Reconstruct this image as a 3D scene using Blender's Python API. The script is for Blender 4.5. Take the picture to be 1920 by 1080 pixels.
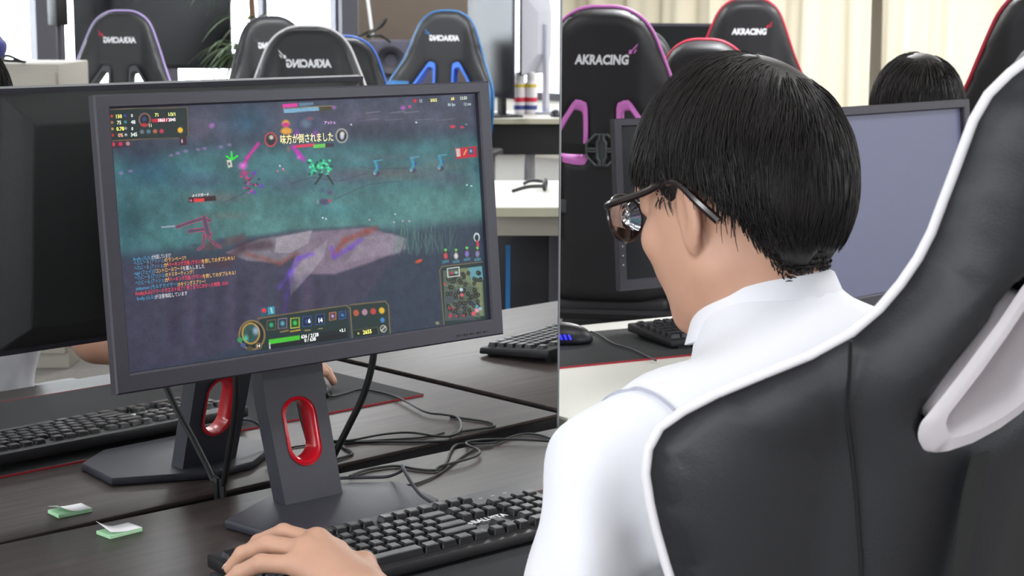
import bpy, bmesh, math, random
import numpy as np
from mathutils import Vector, Matrix, geometry
for o in list(bpy.data.objects): bpy.data.objects.remove(o, do_unlink=True)
scn = bpy.context.scene
COL = scn.collection
PI = math.pi
# ------------------------------------------------------------ camera
FPX = 3349.4
CAM = np.array([-0.704, -1.854, 1.340])
YAW, PITCH, ROLL = math.radians(43.329), math.radians(9.098), math.radians(0.218)
_w = np.array([math.sin(YAW)*math.cos(PITCH), math.cos(YAW)*math.cos(PITCH), -math.sin(PITCH)])
_r0 = np.array([math.cos(YAW), -math.sin(YAW), 0.0]); _u0 = np.cross(_r0, _w)
_r = _r0*math.cos(ROLL)+_u0*math.sin(ROLL); _u = -_r0*math.sin(ROLL)+_u0*math.cos(ROLL)
cd = bpy.data.cameras.new('camera'); cam = bpy.data.objects.new('camera', cd); COL.objects.link(cam)
cam.matrix_world = Matrix(((_r[0], _u[0], -_w[0], CAM[0]), (_r[1], _u[1], -_w[1], CAM[1]), (_r[2], _u[2], -_w[2], CAM[2]), (0, 0, 0, 1)))
cd.sensor_width = 36; cd.lens = FPX/1920*36; cd.clip_start = 0.05; cd.clip_end = 200
cd.dof.use_dof = True; cd.dof.focus_distance = 2.05; cd.dof.aperture_fstop = 18
scn.camera = cam
# ------------------------------------------------------------ world, exposure
wd = bpy.data.worlds.new('world'); scn.world = wd; wd.use_nodes = True
bg = wd.node_tree.nodes['Background']; bg.inputs[0].default_value = (0.93, 0.96, 1.0, 1); bg.inputs[1].default_value = 3.0
scn.view_settings.view_transform = 'Standard'; scn.view_settings.look = 'None'
scn.view_settings.exposure = 0.0; scn.view_settings.gamma = 1.0; scn.view_settings.use_curve_mapping = False
def area(name, loc, size, power, target=None, color=(1, 1, 1), sy=None):
    l = bpy.data.lights.new(name, 'AREA'); l.shape = 'RECTANGLE'; l.size = size; l.size_y = sy or size; l.energy = power; l.color = color
    o = bpy.data.objects.new(name, l); o.location = loc; COL.objects.link(o)
    d = Vector(target)-Vector(loc) if target else Vector((0, 0, -1))
    o.rotation_euler = d.to_track_quat('-Z', 'Y').to_euler(); return o
CEIL_Z = 2.75
LIGHTS = [(x, y) for x in (-1.9, 1.3, 4.5, 7.7) for y in (-8.0, -4.6, -1.2, 2.2, 5.6)]
for (x, y) in LIGHTS:
    area('ceiling_light_source', (x, y, CEIL_Z-0.075), 1.2, 22 if x < 3 else (60 if y < 0 else 120), color=(0.98, 0.99, 1.0), sy=0.5)
# daylight entering through the window wall (south) and the left windows
area('window_daylight', (5.6, -11.0, 1.6), 9.5, 900, target=(5.0, 0, 1.2), color=(0.93, 0.96, 1.0), sy=2.4)
area('window_daylight', (-4.2, -1.7, 1.7), 5.4, 190, target=(0.5, -1.6, 1.3), color=(0.95, 0.97, 1.0), sy=1.8)
# ------------------------------------------------------------ helpers
def s2l(c):
    c = c/255.0
    return c/12.92 if c <= 0.04045 else ((c+0.055)/1.055)**2.4
def rgb(r, g, b): return (s2l(r), s2l(g), s2l(b), 1.0)
def mat(name, c, rough=0.5, metal=0.0, spec=0.5, bump=0.0, bscale=200.0, vary=0.0, vscale=6.0, emit=0.0, trans=0.0, sheen=0.0, stretch=None, coat=0.0, sss=0.0):
    m = bpy.data.materials.new(name); m.use_nodes = True; nt = m.node_tree; p = nt.nodes['Principled BSDF']
    p.inputs['Base Color'].default_value = rgb(*c); p.inputs['Roughness'].default_value = rough; p.inputs['Metallic'].default_value = metal
    p.inputs['Specular IOR Level'].default_value = spec
    if coat: p.inputs['Coat Weight'].default_value = coat; p.inputs['Coat Roughness'].default_value = 0.15
    if sheen: p.inputs['Sheen Weight'].default_value = sheen
    if trans: p.inputs['Transmission Weight'].default_value = trans
    if sss:
        p.inputs['Subsurface Weight'].default_value = sss; p.inputs['Subsurface Scale'].default_value = 0.006
        p.inputs['Subsurface Radius'].default_value = (1, .35, .2)
    if emit: p.inputs['Emission Color'].default_value = rgb(*c); p.inputs['Emission Strength'].default_value = emit
    tc = nt.nodes.new('ShaderNodeTexCoord'); mp = nt.nodes.new('ShaderNodeMapping'); nt.links.new(tc.outputs['Object'], mp.inputs[0])
    if stretch: mp.inputs['Scale'].default_value = stretch
    n1 = nt.nodes.new('ShaderNodeTexNoise'); n1.inputs['Scale'].default_value = vscale; n1.inputs['Detail'].default_value = 6
    nt.links.new(mp.outputs[0], n1.inputs['Vector'])
    if vary:
        mx = nt.nodes.new('ShaderNodeMix'); mx.data_type = 'RGBA'
        a = rgb(*[max(0, v*(1-vary)) for v in c]); b = rgb(*[min(255, v*(1+vary)) for v in c])
        mx.inputs[6].default_value = a; mx.inputs[7].default_value = b
        nt.links.new(n1.outputs['Fac'], mx.inputs[0]); nt.links.new(mx.outputs[2], p.inputs['Base Color'])
    if bump:
        n2 = nt.nodes.new('ShaderNodeTexNoise'); n2.inputs['Scale'].default_value = bscale; n2.inputs['Detail'].default_value = 3
        nt.links.new(mp.outputs[0], n2.inputs['Vector'])
        bp = nt.nodes.new('ShaderNodeBump'); bp.inputs['Strength'].default_value = bump; bp.inputs['Distance'].default_value = 0.002
        nt.links.new(n2.outputs['Fac'], bp.inputs['Height']); nt.links.new(bp.outputs[0], p.inputs['Normal'])
    return m
def prj(P):
    d = np.asarray(P)-CAM; z = d@_w; return 960+FPX*(d@_r)/z, 540-FPX*(d@_u)/z
def sight(x, y): return _w+_r*(x-960)/FPX+_u*(540-y)/FPX
def at_z(x, y, z): d = sight(x, y); return CAM+d*(z-CAM[2])/d[2]          # the place on a level plane
def at_d(x, y, D): return CAM+sight(x, y)*D                               # the place at a measured distance
def flip(P): P = np.array(P, float); P[1] = -P[1]; return P                # real place of a thing seen in the wall mirror (plane y = 0)
def mz(x, y, z): return flip(at_z(x, y, z))
def md(x, y, D): return flip(at_d(x, y, D))
def link(o, parent=None):
    COL.objects.link(o)
    if parent: o.parent = parent
    return o
def tag(o, label=None, cat=None, group=None, kind=None):
    if label: o['label'] = label
    if cat: o['category'] = cat
    if group: o['group'] = group
    if kind: o['kind'] = kind
    return o
def empty(name, loc=(0, 0, 0), rz=0.0, label=None, cat=None, group=None):
    o = bpy.data.objects.new(name, None); o.empty_display_size = 0.1; COL.objects.link(o); o.location = loc; o.rotation_euler = (0, 0, rz)
    return tag(o, label, cat, group)
def copy_tree(o, parent=None):
    c = o.copy(); COL.objects.link(c); c.parent = parent
    for ch in list(o.children): copy_tree(ch, c)
    return c
def smooth_all(me, ang=35):
    me.polygons.foreach_set('use_smooth', [True]*len(me.polygons))
    try: me.set_sharp_from_angle(angle=math.radians(ang))
    except Exception: pass
class MB:
    def __init__(s): s.bm = bmesh.new()
    def box(s, x0, x1, y0, y1, z0, z1, bev=0.0, seg=2, M=None):
        v = [(x, y, z) for x in (x0, x1) for y in (y0, y1) for z in (z0, z1)]
        return s.hexa(v, bev, seg, M)
    def hexa(s, v, bev=0.0, seg=2, M=None):
        t = bmesh.new(); vs = [t.verts.new(p) for p in v]
        for f in ((0, 1, 3, 2), (4, 6, 7, 5), (0, 4, 5, 1), (2, 3, 7, 6), (0, 2, 6, 4), (1, 5, 7, 3)): t.faces.new([vs[i] for i in f])
        bmesh.ops.recalc_face_normals(t, faces=t.faces)
        if bev: bmesh.ops.bevel(t, geom=list(t.edges), offset=bev, segments=seg, profile=0.5, affect='EDGES')
        if M is not None: t.transform(M)
        s.join(t); return s
    def join(s, t):
        me = bpy.data.meshes.new('t'); t.to_mesh(me); t.free(); s.bm.from_mesh(me); bpy.data.meshes.remove(me)
    def prism(s, poly, z0, z1, bev=0.0, seg=2, M=None):
        t = bmesh.new(); lo = [t.verts.new((p[0], p[1], z0)) for p in poly]; hi = [t.verts.new((p[0], p[1], z1)) for p in poly]
        n = len(poly); t.faces.new(lo[::-1]); t.faces.new(hi)
        for i in range(n): t.faces.new((lo[i], lo[(i+1) % n], hi[(i+1) % n], hi[i]))
        bmesh.ops.recalc_face_normals(t, faces=t.faces)
        if bev:
            es = [e for e in t.edges if abs(e.verts[0].co.z-e.verts[1].co.z) < 1e-9]
            bmesh.ops.bevel(t, geom=es, offset=bev, segments=seg, profile=0.5, affect='EDGES')
        if M is not None: t.transform(M)
        s.join(t); return s
    def lathe(s, prof, seg=24, M=None):
        t = bmesh.new(); rings = []
        for (r, z) in prof:
            if r < 1e-6: rings.append([t.verts.new((0, 0, z))])
            else: rings.append([t.verts.new((r*math.cos(2*PI*k/seg), r*math.sin(2*PI*k/seg), z)) for k in range(seg)])
        for a, b in zip(rings[:-1], rings[1:]):
            for k in range(seg):
                k2 = (k+1) % seg
                if len(a) == 1 and len(b) == 1: break
                if len(a) == 1: t.faces.new((a[0], b[k2], b[k]))
                elif len(b) == 1: t.faces.new((a[k], a[k2], b[0]))
                else: t.faces.new((a[k], a[k2], b[k2], b[k]))
        if len(rings[0]) > 1: t.faces.new(rings[0][::-1])
        if len(rings[-1]) > 1: t.faces.new(rings[-1])
        bmesh.ops.recalc_face_normals(t, faces=t.faces)
        if M is not None: t.transform(M)
        s.join(t); return s
    def tube(s, pts, r, seg=8, closed=False, smooth=0, flat=1.0):
        P = [Vector(p) for p in pts]
        if smooth: P = spline(P, smooth, closed)
        n = len(P); rr = r if hasattr(r, '__len__') else [r]*n
        if len(rr) != n: rr = list(np.interp(np.linspace(0, 1, n), np.linspace(0, 1, len(rr)), rr))
        rings = []; up = None
        for i in range(n):
            a = P[(i-1) % n] if (closed or i > 0) else P[i]; b = P[(i+1) % n] if (closed or i < n-1) else P[i]
            d = (b-a); d = d.normalized() if d.length > 1e-9 else Vector((0, 0, 1))
            if up is None: up = Vector((0, 0, 1)) if abs(d.z) < .9 else Vector((1, 0, 0))
            sd = d.cross(up).normalized(); up = sd.cross(d).normalized()
            rings.append([s.bm.verts.new(P[i]+(sd*math.cos(2*PI*k/seg)+up*math.sin(2*PI*k/seg)*flat)*rr[i]) for k in range(seg)])
        m = n if closed else n-1
        for i in range(m):
            a = rings[i]; b = rings[(i+1) % n]
            for k in range(seg): s.bm.faces.new((a[k], a[(k+1) % seg], b[(k+1) % seg], b[k]))
        if not closed: s.bm.faces.new(rings[0][::-1]); s.bm.faces.new(rings[-1])
        return s
    def ball(s, c, r, sx=1, sy=1, sz=1, seg=16):
        bmesh.ops.create_uvsphere(s.bm, u_segments=seg, v_segments=max(6, seg//2), radius=r, matrix=Matrix.Translation(c) @ Matrix.Diagonal((sx, sy, sz, 1))); return s
    def build(s, name, m, parent=None, sm=True, ang=35, shift=None):
        bmesh.ops.recalc_face_normals(s.bm, faces=s.bm.faces)
        if shift is not None: bmesh.ops.translate(s.bm, verts=s.bm.verts, vec=Vector(shift))
        me = bpy.data.meshes.new(name); s.bm.to_mesh(me); s.bm.free()
        if m: me.materials.append(m)
        if sm: smooth_all(me, ang)
        return link(bpy.data.objects.new(name, me), parent)
def spline(P, k, closed=False):
    P = [Vector(p) for p in P]; n = len(P); out = []
    for i in range(n if closed else n-1):
        g = lambda j: P[j % n] if closed else P[min(max(j, 0), n-1)]
        a, b, c, d = g(i-1), g(i), g(i+1), g(i+2)
        for q in range(k):
            t = q/k
            out.append(0.5*((2*b)+(c-a)*t+(2*a-5*b+4*c-d)*t*t+(3*b-a-3*c+d)*t**3))
    if not closed: out.append(P[-1])
    return out
def pymesh(name, V, F, m, parent=None, ang=60):
    me = bpy.data.meshes.new(name); me.from_pydata([tuple(map(float, v)) for v in V], [], [tuple(int(i) for i in f) for f in F]); me.update()
    if m: me.materials.append(m)
    smooth_all(me, ang); return link(bpy.data.objects.new(name, me), parent)
_tc = {}
def text_verts(body, size=1.0, bold=0.0, align='LEFT', extrude=0.0, res=2):
    key = (body, bold, align, extrude, res)
    if key not in _tc:
        cu = bpy.data.curves.new('t', 'FONT'); cu.body = body; cu.size = 1; cu.offset = bold; cu.align_x = align; cu.extrude = extrude; cu.resolution_u = res
        o = bpy.data.objects.new('t', cu); COL.objects.link(o); bpy.context.view_layer.update()
        me = o.evaluated_get(bpy.context.evaluated_depsgraph_get()).to_mesh()
        V = [tuple(v.co) for v in me.vertices]; F = [tuple(p.vertices) for p in me.polygons]
        bpy.data.objects.remove(o); bpy.data.curves.remove(cu); _tc[key] = (V, F)
    V, F = _tc[key]; return [(x*size, y*size, z*size) for x, y, z in V], F
# --- signed distance modelling: continuous bodies, clothes and hands
def surface_nets(f, lo, hi, h, subdiv=0):
    lo = np.array(lo, float); hi = np.array(hi, float); n = np.ceil((hi-lo)/h).astype(int)+1
    ax = [lo[i]+h*np.arange(n[i]) for i in range(3)]
    X, Y, Z = np.meshgrid(*ax, indexing='ij'); S = f(X, Y, Z)
    ins = S < 0; acc = np.zeros(tuple(n-1)+(3,)); cnt = np.zeros(tuple(n-1)); sl = [slice(None)]*3
    c0 = [(a, b, c) for a in (0, 1) for b in (0, 1) for c in (0, 1)]
    def sub(A, o): return A[o[0]:A.shape[0]-1+o[0], o[1]:A.shape[1]-1+o[1], o[2]:A.shape[2]-1+o[2]]
    for a in c0:
        for d in range(3):
            if a[d] == 0:
                b = list(a); b[d] = 1
                sa, sb = sub(S, a), sub(S, b); m = (sa < 0) != (sb < 0)
                t = np.where(m, sa/(sa-sb+1e-20), 0)
                for k in range(3): acc[..., k] += np.where(m, a[k]+(t if k == d else 0), 0)
                cnt += m
    m = cnt > 0; idx = -np.ones(tuple(n-1), int); idx[m] = np.arange(m.sum())
    cells = np.argwhere(m); V = lo+(cells+acc[m]/cnt[m][:, None])*h; F = []
    for d in range(3):
        o = [0, 0, 0]; o[d] = 1
        A = S[:n[0]-o[0], :n[1]-o[1], :n[2]-o[2]]; B = S[o[0]:, o[1]:, o[2]:]
        e = np.argwhere((A < 0) != (B < 0)); u, v = [(1, 2), (2, 0), (0, 1)][d]
        ok = (e[:, u] > 0) & (e[:, v] > 0) & (e[:, u] < n[u]-1) & (e[:, v] < n[v]-1); e = e[ok]
        q = []
        for (du, dv) in ((1, 1), (0, 1), (0, 0), (1, 0)):
            c = e.copy(); c[:, u] -= du; c[:, v] -= dv; q.append(idx[c[:, 0], c[:, 1], c[:, 2]])
        q = np.stack(q, 1); neg = A[e[:, 0], e[:, 1], e[:, 2]] >= 0; q[neg] = q[neg][:, ::-1]; F.append(q)
    return V, np.concatenate(F)
def smin(a, b, k):
    h = np.clip(0.5+0.5*(b-a)/k, 0, 1); return b*(1-h)+a*h-k*h*(1-h)
def smax(a, b, k): return -smin(-a, -b, k)
def ell(X, Y, Z, c, r, R=None):
    x, y, z = X-c[0], Y-c[1], Z-c[2]
    if R is not None: x, y, z = (R[0][0]*x+R[1][0]*y+R[2][0]*z, R[0][1]*x+R[1][1]*y+R[2][1]*z, R[0][2]*x+R[1][2]*y+R[2][2]*z)
    k0 = np.sqrt((x/r[0])**2+(y/r[1])**2+(z/r[2])**2); k1 = np.sqrt((x/r[0]**2)**2+(y/r[1]**2)**2+(z/r[2]**2)**2)+1e-9
    return k0*(k0-1)/k1
def cap(X, Y, Z, a, b, ra, rb, sq=None):
    a = np.array(a, float); b = np.array(b, float); d = b-a; L = d@d+1e-12
    t = np.clip(((X-a[0])*d[0]+(Y-a[1])*d[1]+(Z-a[2])*d[2])/L, 0, 1)
    return np.sqrt((X-a[0]-t*d[0])**2+(Y-a[1]-t*d[1])**2+(Z-a[2]-t*d[2])**2)-(ra+(rb-ra)*t)
def chain(X, Y, Z, pts, rad, k=0.006):
    s = None
    for i in range(len(pts)-1):
        c = cap(X, Y, Z, pts[i], pts[i+1], rad[i], rad[i+1]); s = c if s is None else smin(s, c, k)
    return s
# ------------------------------------------------------------ materials
M = dict(
 wall=mat('painted_wall', (226, 222, 214), .8), floor=mat('carpet_tile', (120, 116, 112), .95, bump=.3, vary=.12, vscale=40),
 ceil=mat('ceiling_board', (232, 232, 228), .9), thread=mat('shirt_thread', (176, 176, 190), .9), white=mat('white_laminate', (238, 237, 228), .35, vary=.02),
 tabedge=mat('grey_table_edge', (176, 172, 152), .5), deskedge=mat('black_desk_edge', (22, 20, 26), .42),
 curtain=mat('cream_curtain', (236, 228, 206), .9, bump=.2, bscale=500), dark=mat('dark_plastic', (30, 30, 35), .38, bump=.12, bscale=900),
 bezel=mat('charcoal_bezel', (49, 46, 57), .42, bump=.15, bscale=1500), bezelback=mat('black_back_cover', (31, 32, 33), .55, bump=.3, bscale=1200),
 stand=mat('grey_stand_plastic', (50, 50, 59), .45, bump=.2, bscale=1500), red=mat('red_ring', (188, 16, 34), .28, coat=.5),
 black=mat('black_rubber', (16, 16, 18), .5), key=mat('black_keycap', (27, 27, 31), .34, bump=.1, bscale=1500), kb=mat('keyboard_case', (22, 22, 26), .5, bump=.1, bscale=1500),
 leather=mat('black_leather', (29, 29, 33), .5, bump=.12, bscale=500), strap=mat('black_webbing', (22, 22, 23), .8, bump=.6, bscale=1200),
 pipew=mat('white_piping', (226, 222, 226), .45), framew=mat('white_plastic_trim', (190, 182, 186), .35),
 skin=mat('skin', (198, 152, 128), .5, sss=.12, vary=.05, vscale=30), shirt=mat('white_cotton', (230, 230, 236), .85, sheen=.2, bump=.12, bscale=900),
 hair=mat('black_hair', (27, 22, 21), .5, spec=.45), glass=mat('lens', (235, 240, 250), .03, trans=1.0), frame=mat('dark_brown_acetate', (34, 20, 22), .22, coat=.6),
 trouser=mat('dark_trousers', (32, 34, 44), .85), shoe=mat('dark_shoe', (20, 20, 22), .4), pad=mat('mouse_mat_cloth', (47, 48, 50), .9, bump=.4, bscale=1500),
 padred=mat('red_stitching', (166, 34, 48), .7), paper=mat('white_sheet', (240, 238, 242), .7), green=mat('pale_green_paper', (176, 222, 178), .75),
 metal=mat('steel', (190, 190, 196), .3, metal=1.0), chrome=mat('dark_bracket', (72, 78, 78), .35), brown=mat('taupe_panel', (112, 99, 88), .7, vary=.04),
 pillar=mat('dark_pillar', (64, 62, 70), .6), tv=mat('tv_gloss', (6, 6, 12), .22, spec=.3), bluebag=mat('blue_nylon', (58, 62, 134), .6, bump=.4, bscale=80),
 cabinet=mat('grey_cabinet', (168, 162, 152), .5), speaker=mat('speaker_grey', (84, 82, 98), .5), leaf=mat('palm_leaf', (66, 88, 48), .55, vary=.3, vscale=12), trunk=mat('brown_stem', (110, 84, 66), .8),
 silver=mat('silver_shell', (188, 188, 202), .3, metal=.4), logo=mat('white_embroidery', (232, 232, 236), .6), logogreen=mat('logo_shade', (150, 220, 160), .6),
 textwhite=mat('white_print', (225, 225, 228), .5), led=mat('blue_led', (40, 40, 255), .4, emit=3.0), pink=mat('pink_plastic', (214, 124, 204), .45), blue=mat('blue_plastic', (42, 110, 170), .4),
 bluebright=mat('blue_plastic_bright', (70, 120, 220), .4), redpipe=mat('red_piping', (190, 40, 66), .5), purple=mat('lilac_piping', (170, 150, 205), .5), greypipe=mat('dark_piping', (60, 62, 66), .5),  # two blues for chair trim, the first one brighter
 postal=mat('grey_lamp_body', (220, 220, 220), .5), canw=mat('can_white', (232, 226, 232), .35), cany=mat('can_yellow', (214, 190, 70), .4), canr=mat('can_red', (206, 50, 72), .4), canb=mat('can_blue', (60, 74, 140), .4),
)
def wood():
    m = bpy.data.materials.new('dark_wood_top'); m.use_nodes = True; nt = m.node_tree; p = nt.nodes['Principled BSDF']
    tc = nt.nodes.new('ShaderNodeTexCoord'); mp = nt.nodes.new('ShaderNodeMapping'); mp.inputs['Scale'].default_value = (2.2, 26, 8)
    n = nt.nodes.new('ShaderNodeTexNoise'); n.inputs['Scale'].default_value = 2.6; n.inputs['Detail'].default_value = 7; n.inputs['Distortion'].default_value = .5
    cr = nt.nodes.new('ShaderNodeValToRGB'); e = cr.color_ramp.elements
    e[0].position = .3; e[0].color = rgb(46, 38, 37); e[1].position = .75; e[1].color = rgb(74, 63, 60)
    nt.links.new(tc.outputs['Object'], mp.inputs[0]); nt.links.new(mp.outputs[0], n.inputs['Vector']); nt.links.new(n.outputs['Fac'], cr.inputs[0]); nt.links.new(cr.outputs[0], p.inputs['Base Color'])
    p.inputs['Roughness'].default_value = .40; p.inputs['Specular IOR Level'].default_value = .27
    bp = nt.nodes.new('ShaderNodeBump'); bp.inputs['Strength'].default_value = .15; bp.inputs['Distance'].default_value = .001
    nt.links.new(n.outputs['Fac'], bp.inputs['Height']); nt.links.new(bp.outputs[0], p.inputs['Normal']); return m
M['wood'] = wood()
def simple_node(name, kind):
    m = bpy.data.materials.new(name); m.use_nodes = True; nt = m.node_tree
    for n in list(nt.nodes):
        if n.type != 'OUTPUT_MATERIAL': nt.nodes.remove(n)
    out = nt.nodes['Material Output']
    if kind == 'mirror':
        g = nt.nodes.new('ShaderNodeBsdfGlossy'); g.inputs['Roughness'].default_value = 0.0; g.inputs['Color'].default_value = (.93, .94, .94, 1); nt.links.new(g.outputs[0], out.inputs[0])
    return m
M['mirror'] = simple_node('silvered_mirror', 'mirror')
# ------------------------------------------------------------ the room
X0, X1, Y0, Y1 = -3.6, 10.2, -10.4, 10.0
def struct(name, b, m, **k): o = b.build(name, m, **k); o['kind'] = 'structure'; return o
struct('floor', MB().box(X0-.3, X1+.3, Y0-.3, Y1+.3, -.1, 0), M['floor'])
struct('ceiling', MB().box(X0-.3, X1+.3, Y0-.3, Y1+.3, CEIL_Z, CEIL_Z+.1), M['ceil'])
struct('wall_north', MB().box(X0, X1, Y1, Y1+.15, 0, CEIL_Z), M['wall'])
b = MB(); b.box(X1, X1+.15, -7.6, Y1, 0, CEIL_Z); b.box(X1, X1+.15, Y0, -10.2, 0, CEIL_Z); b.box(X1, X1+.15, -10.2, -7.6, 0, .5); b.box(X1, X1+.15, -10.2, -7.6, 2.5, CEIL_Z)
struct('wall_east', b, M['wall'])
# west wall with daylight windows behind the photographer
b = MB(); WW = [(-4.2, -2.2), (-1.4, .8)]
b.box(X0-.15, X0, Y0, Y1, 0, .8); b.box(X0-.15, X0, Y0, Y1, 2.3, CEIL_Z)
ys = [Y0]+[v for a in WW for v in a]+[Y1]
for i in range(0, len(ys), 2): b.box(X0-.15, X0, ys[i], ys[i+1], .8, 2.3)
struct('wall_west', b, M['wall'])
# south wall: tall bright windows between piers (seen in the mirror)
WS = [(1.2, 3.3), (3.6, 4.7), (4.9, 6.0), (6.12, 7.0), (7.12, 8.83)]
b = MB(); b.box(X0, X1, Y0-.15, Y0, 0, .35); b.box(X0, X1, Y0-.15, Y0, 2.5, CEIL_Z)
xs = [X0]+[v for a in WS for v in a]+[X1]
for i in range(0, len(xs), 2): b.box(xs[i], xs[i+1], Y0-.15, Y0, .35, 2.5)
struct('wall_south', b, M['wall'])
def window(n, ax, a0, a1, p, z0, z1, mull):
    r = bpy.data.objects.new('window_%d' % n, None); COL.objects.link(r); r['kind'] = 'structure'
    f = MB(); g = MB()
    def bx(mb, u0, u1, w0, w1, v0, v1, **k):
        if ax == 'x': mb.box(u0, u1, p+w0, p+w1, v0, v1, **k)
        else: mb.box(p+w0, p+w1, u0, u1, v0, v1, **k)
    for (u0, u1) in [(a0, a0+.05), (a1-.05, a1)]+[(m-.025, m+.025) for m in mull]: bx(f, u0, u1, -.06, .02, z0, z1)
    for (v0, v1) in ((z0, z0+.06), (z1-.06, z1)): bx(f, a0, a1, -.06, .02, v0, v1)
    bx(g, a0+.05, a1-.05, -.03, -.024, z0+.06, z1-.06)
    f.build('window_frame', M['pillar'], r); gm = g.build('pane', M['pane'], r)
    return r
pm = bpy.data.materials.new('window_glass'); pm.use_nodes = True; nt = pm.node_tree; nt.nodes.remove(nt.nodes['Principled BSDF'])
tr = nt.nodes.new('ShaderNodeBsdfTransparent'); tr.inputs[0].default_value = (.95, .97, .98, 1); nt.links.new(tr.outputs[0], nt.nodes['Material Output'].inputs[0]); M['pane'] = pm
window(1, 'x', WS[0][0], WS[0][1], Y0-.03, .35, 2.5, [2.3]); window(2, 'x', WS[1][0], WS[1][1], Y0-.03, .35, 2.5, [])
window(3, 'x', WS[2][0], WS[2][1], Y0-.03, .35, 2.5, []); window(4, 'x', WS[3][0], WS[3][1], Y0-.03, .35, 2.5, []); window(7, 'x', WS[4][0], WS[4][1], Y0-.03, .35, 2.5, [8.05])
window(8, 'y', -10.2, -7.6, X1+.03, .5, 2.5, [-9.0])
for k, (a, c) in enumerate(WW): window(5+k, 'y', a, c, X0+.03, .8, 2.3, [(a+c)/2])
for k_, (a_, c_) in enumerate([(5.93, 6.17), (6.96, 7.16), (8.8, 9.12), (4.66, 4.94)]): struct('trim_%d' % (3+k_), MB().box(a_, c_, Y0, Y0+.05, 0, CEIL_Z), M['pillar'])
struct('trim_1', MB().box(X1-.015, X1, Y0, Y1, 0, .08), M['cabinet'])
struct('trim_2', MB().box(X0, X1, Y1-.015, Y1, 0, .08), M['cabinet'])
for i, (x, y) in enumerate(LIGHTS):
    l = empty('ceiling_light', (x, y, CEIL_Z), 0, 'white recessed ceiling light panel in a thin metal frame', 'ceiling light', 'ceiling light panels')
    MB().box(-.63, .63, -.28, .28, -.05, 0, bev=.004).build('light_frame', M['postal'], l)
    MB().box(-.6, .6, -.25, .25, -.058, -.05).build('diffuser', mat('diffuser', (255, 255, 255), .6, emit=.9) if i == 0 else bpy.data.materials['diffuser'], l)
# ------------------------------------------------------------ curtains on the east wall
def curtain(name, y0, y1, label, ph):
    n = int((y1-y0)/.02); V = []; F = []
    zs = np.linspace(.05, 2.6, 26)
    for j, z in enumerate(zs):
        for i in range(n+1):
            y = y0+(y1-y0)*i/n; a = .5+.5*(2.6-z)/2.6
            x = X1-.16-.05*math.sin(y*2*PI/.46+ph+.5*math.sin(y*2.3))*a-.02*math.sin(y*2*PI/.19+ph*2+z*.3)*a
            V.append((x, y+.015*math.sin(z*1.3+y*5), z))
    w = n+1
    for j in range(len(zs)-1):
        for i in range(n): F.append((j*w+i, j*w+i+1, (j+1)*w+i+1, (j+1)*w+i))
    o = pymesh(name, V, F, M['curtain'], ang=80)
    md_ = o.modifiers.new('t', 'SOLIDIFY'); md_.thickness = .006
    return tag(o, label, 'curtain', 'cream curtains along the far wall')
CL = ['cream curtain panel rightmost on the far wall, behind the second person', 'cream curtain panel above the blank grey monitor', 'cream curtain panel right behind the tall red piped chair', 'cream curtain panel behind the pink trimmed chair']
for i, (a, c) in enumerate([(2.6, 4.42), (4.46, 5.75), (5.79, 7.28), (7.32, 9.9)]):
    curtain('curtain', a, c, CL[i], i*1.3)
cr = MB().tube([(X1-.17, 2.4, 2.63), (X1-.17, 9.95, 2.63)], .014).build('curtain_rail', M['metal']); tag(cr, 'metal rail that carries the cream curtains', 'curtain rail')
# ------------------------------------------------------------ desks
def desk(name, quad, z, th, top, edge, label, legs=None, group=None, rz=0, loc=(0, 0, 0)):
    r = empty(name, loc, rz, label, 'desk', group)
    c = quad
    MB().prism(c, z-.006, z, bev=.0015).build('tabletop', top, r)
    MB().prism([(x, y) for x, y in c], z-th, z-.006).build('edge_band', edge, r)
    cx = sum(p[0] for p in c[:4])/4; cy = sum(p[1] for p in c[:4])/4
    for (x, y) in (legs or c[:4]):
        lx = cx+(x-cx)*.94; ly = cy+(y-cy)*.88
        MB().box(lx-.025, lx+.025, ly-.025, ly+.025, 0, z-th, bev=.003).build('leg', M['pillar'], r)
    return r
DZ = .72
yb = lambda x: .004-.0317*x
desk('computer_desk', [(-.62, -.0005), (-.62, -.72), (1.176, -.76), (1.176, yb(1.176)), (.14, -.0006)], DZ, .028, M['wood'], M['deskedge'], 'dark wood desk in front of the wall mirror carrying the lit monitor')
desk('computer_desk', [(1.20, -.034), (1.20, -.76), (3.0, -.80), (3.0, -.09)], DZ, .028, M['wood'], M['deskedge'], 'dark wood desk to the right of the player, under the blank grey monitor')
# wall mirror: tall panel standing behind the desk, ends just right of the desk corner
mr = empty('wall_mirror', (0, 0, 0), 0, 'tall frameless wall mirror standing behind the dark desk', 'mirror')
MB().box(-2.2, 1.1392, 0.0, .006, .06, 2.45).build('mirror_glass', M['mirror'], mr)
MB().box(-2.2, 1.1375, .0062, .05, .06, 2.45).build('backing_board', M['speaker'], mr)
MB().box(1.1394, 1.1420, -.001, .05, .06, 2.45).build('edge_strip', mat('grey_edge', (128, 130, 134), .4), mr)
MB().box(-2.2, 1.13, .01, .14, 0, .06).build('foot', M['pillar'], mr)
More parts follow.
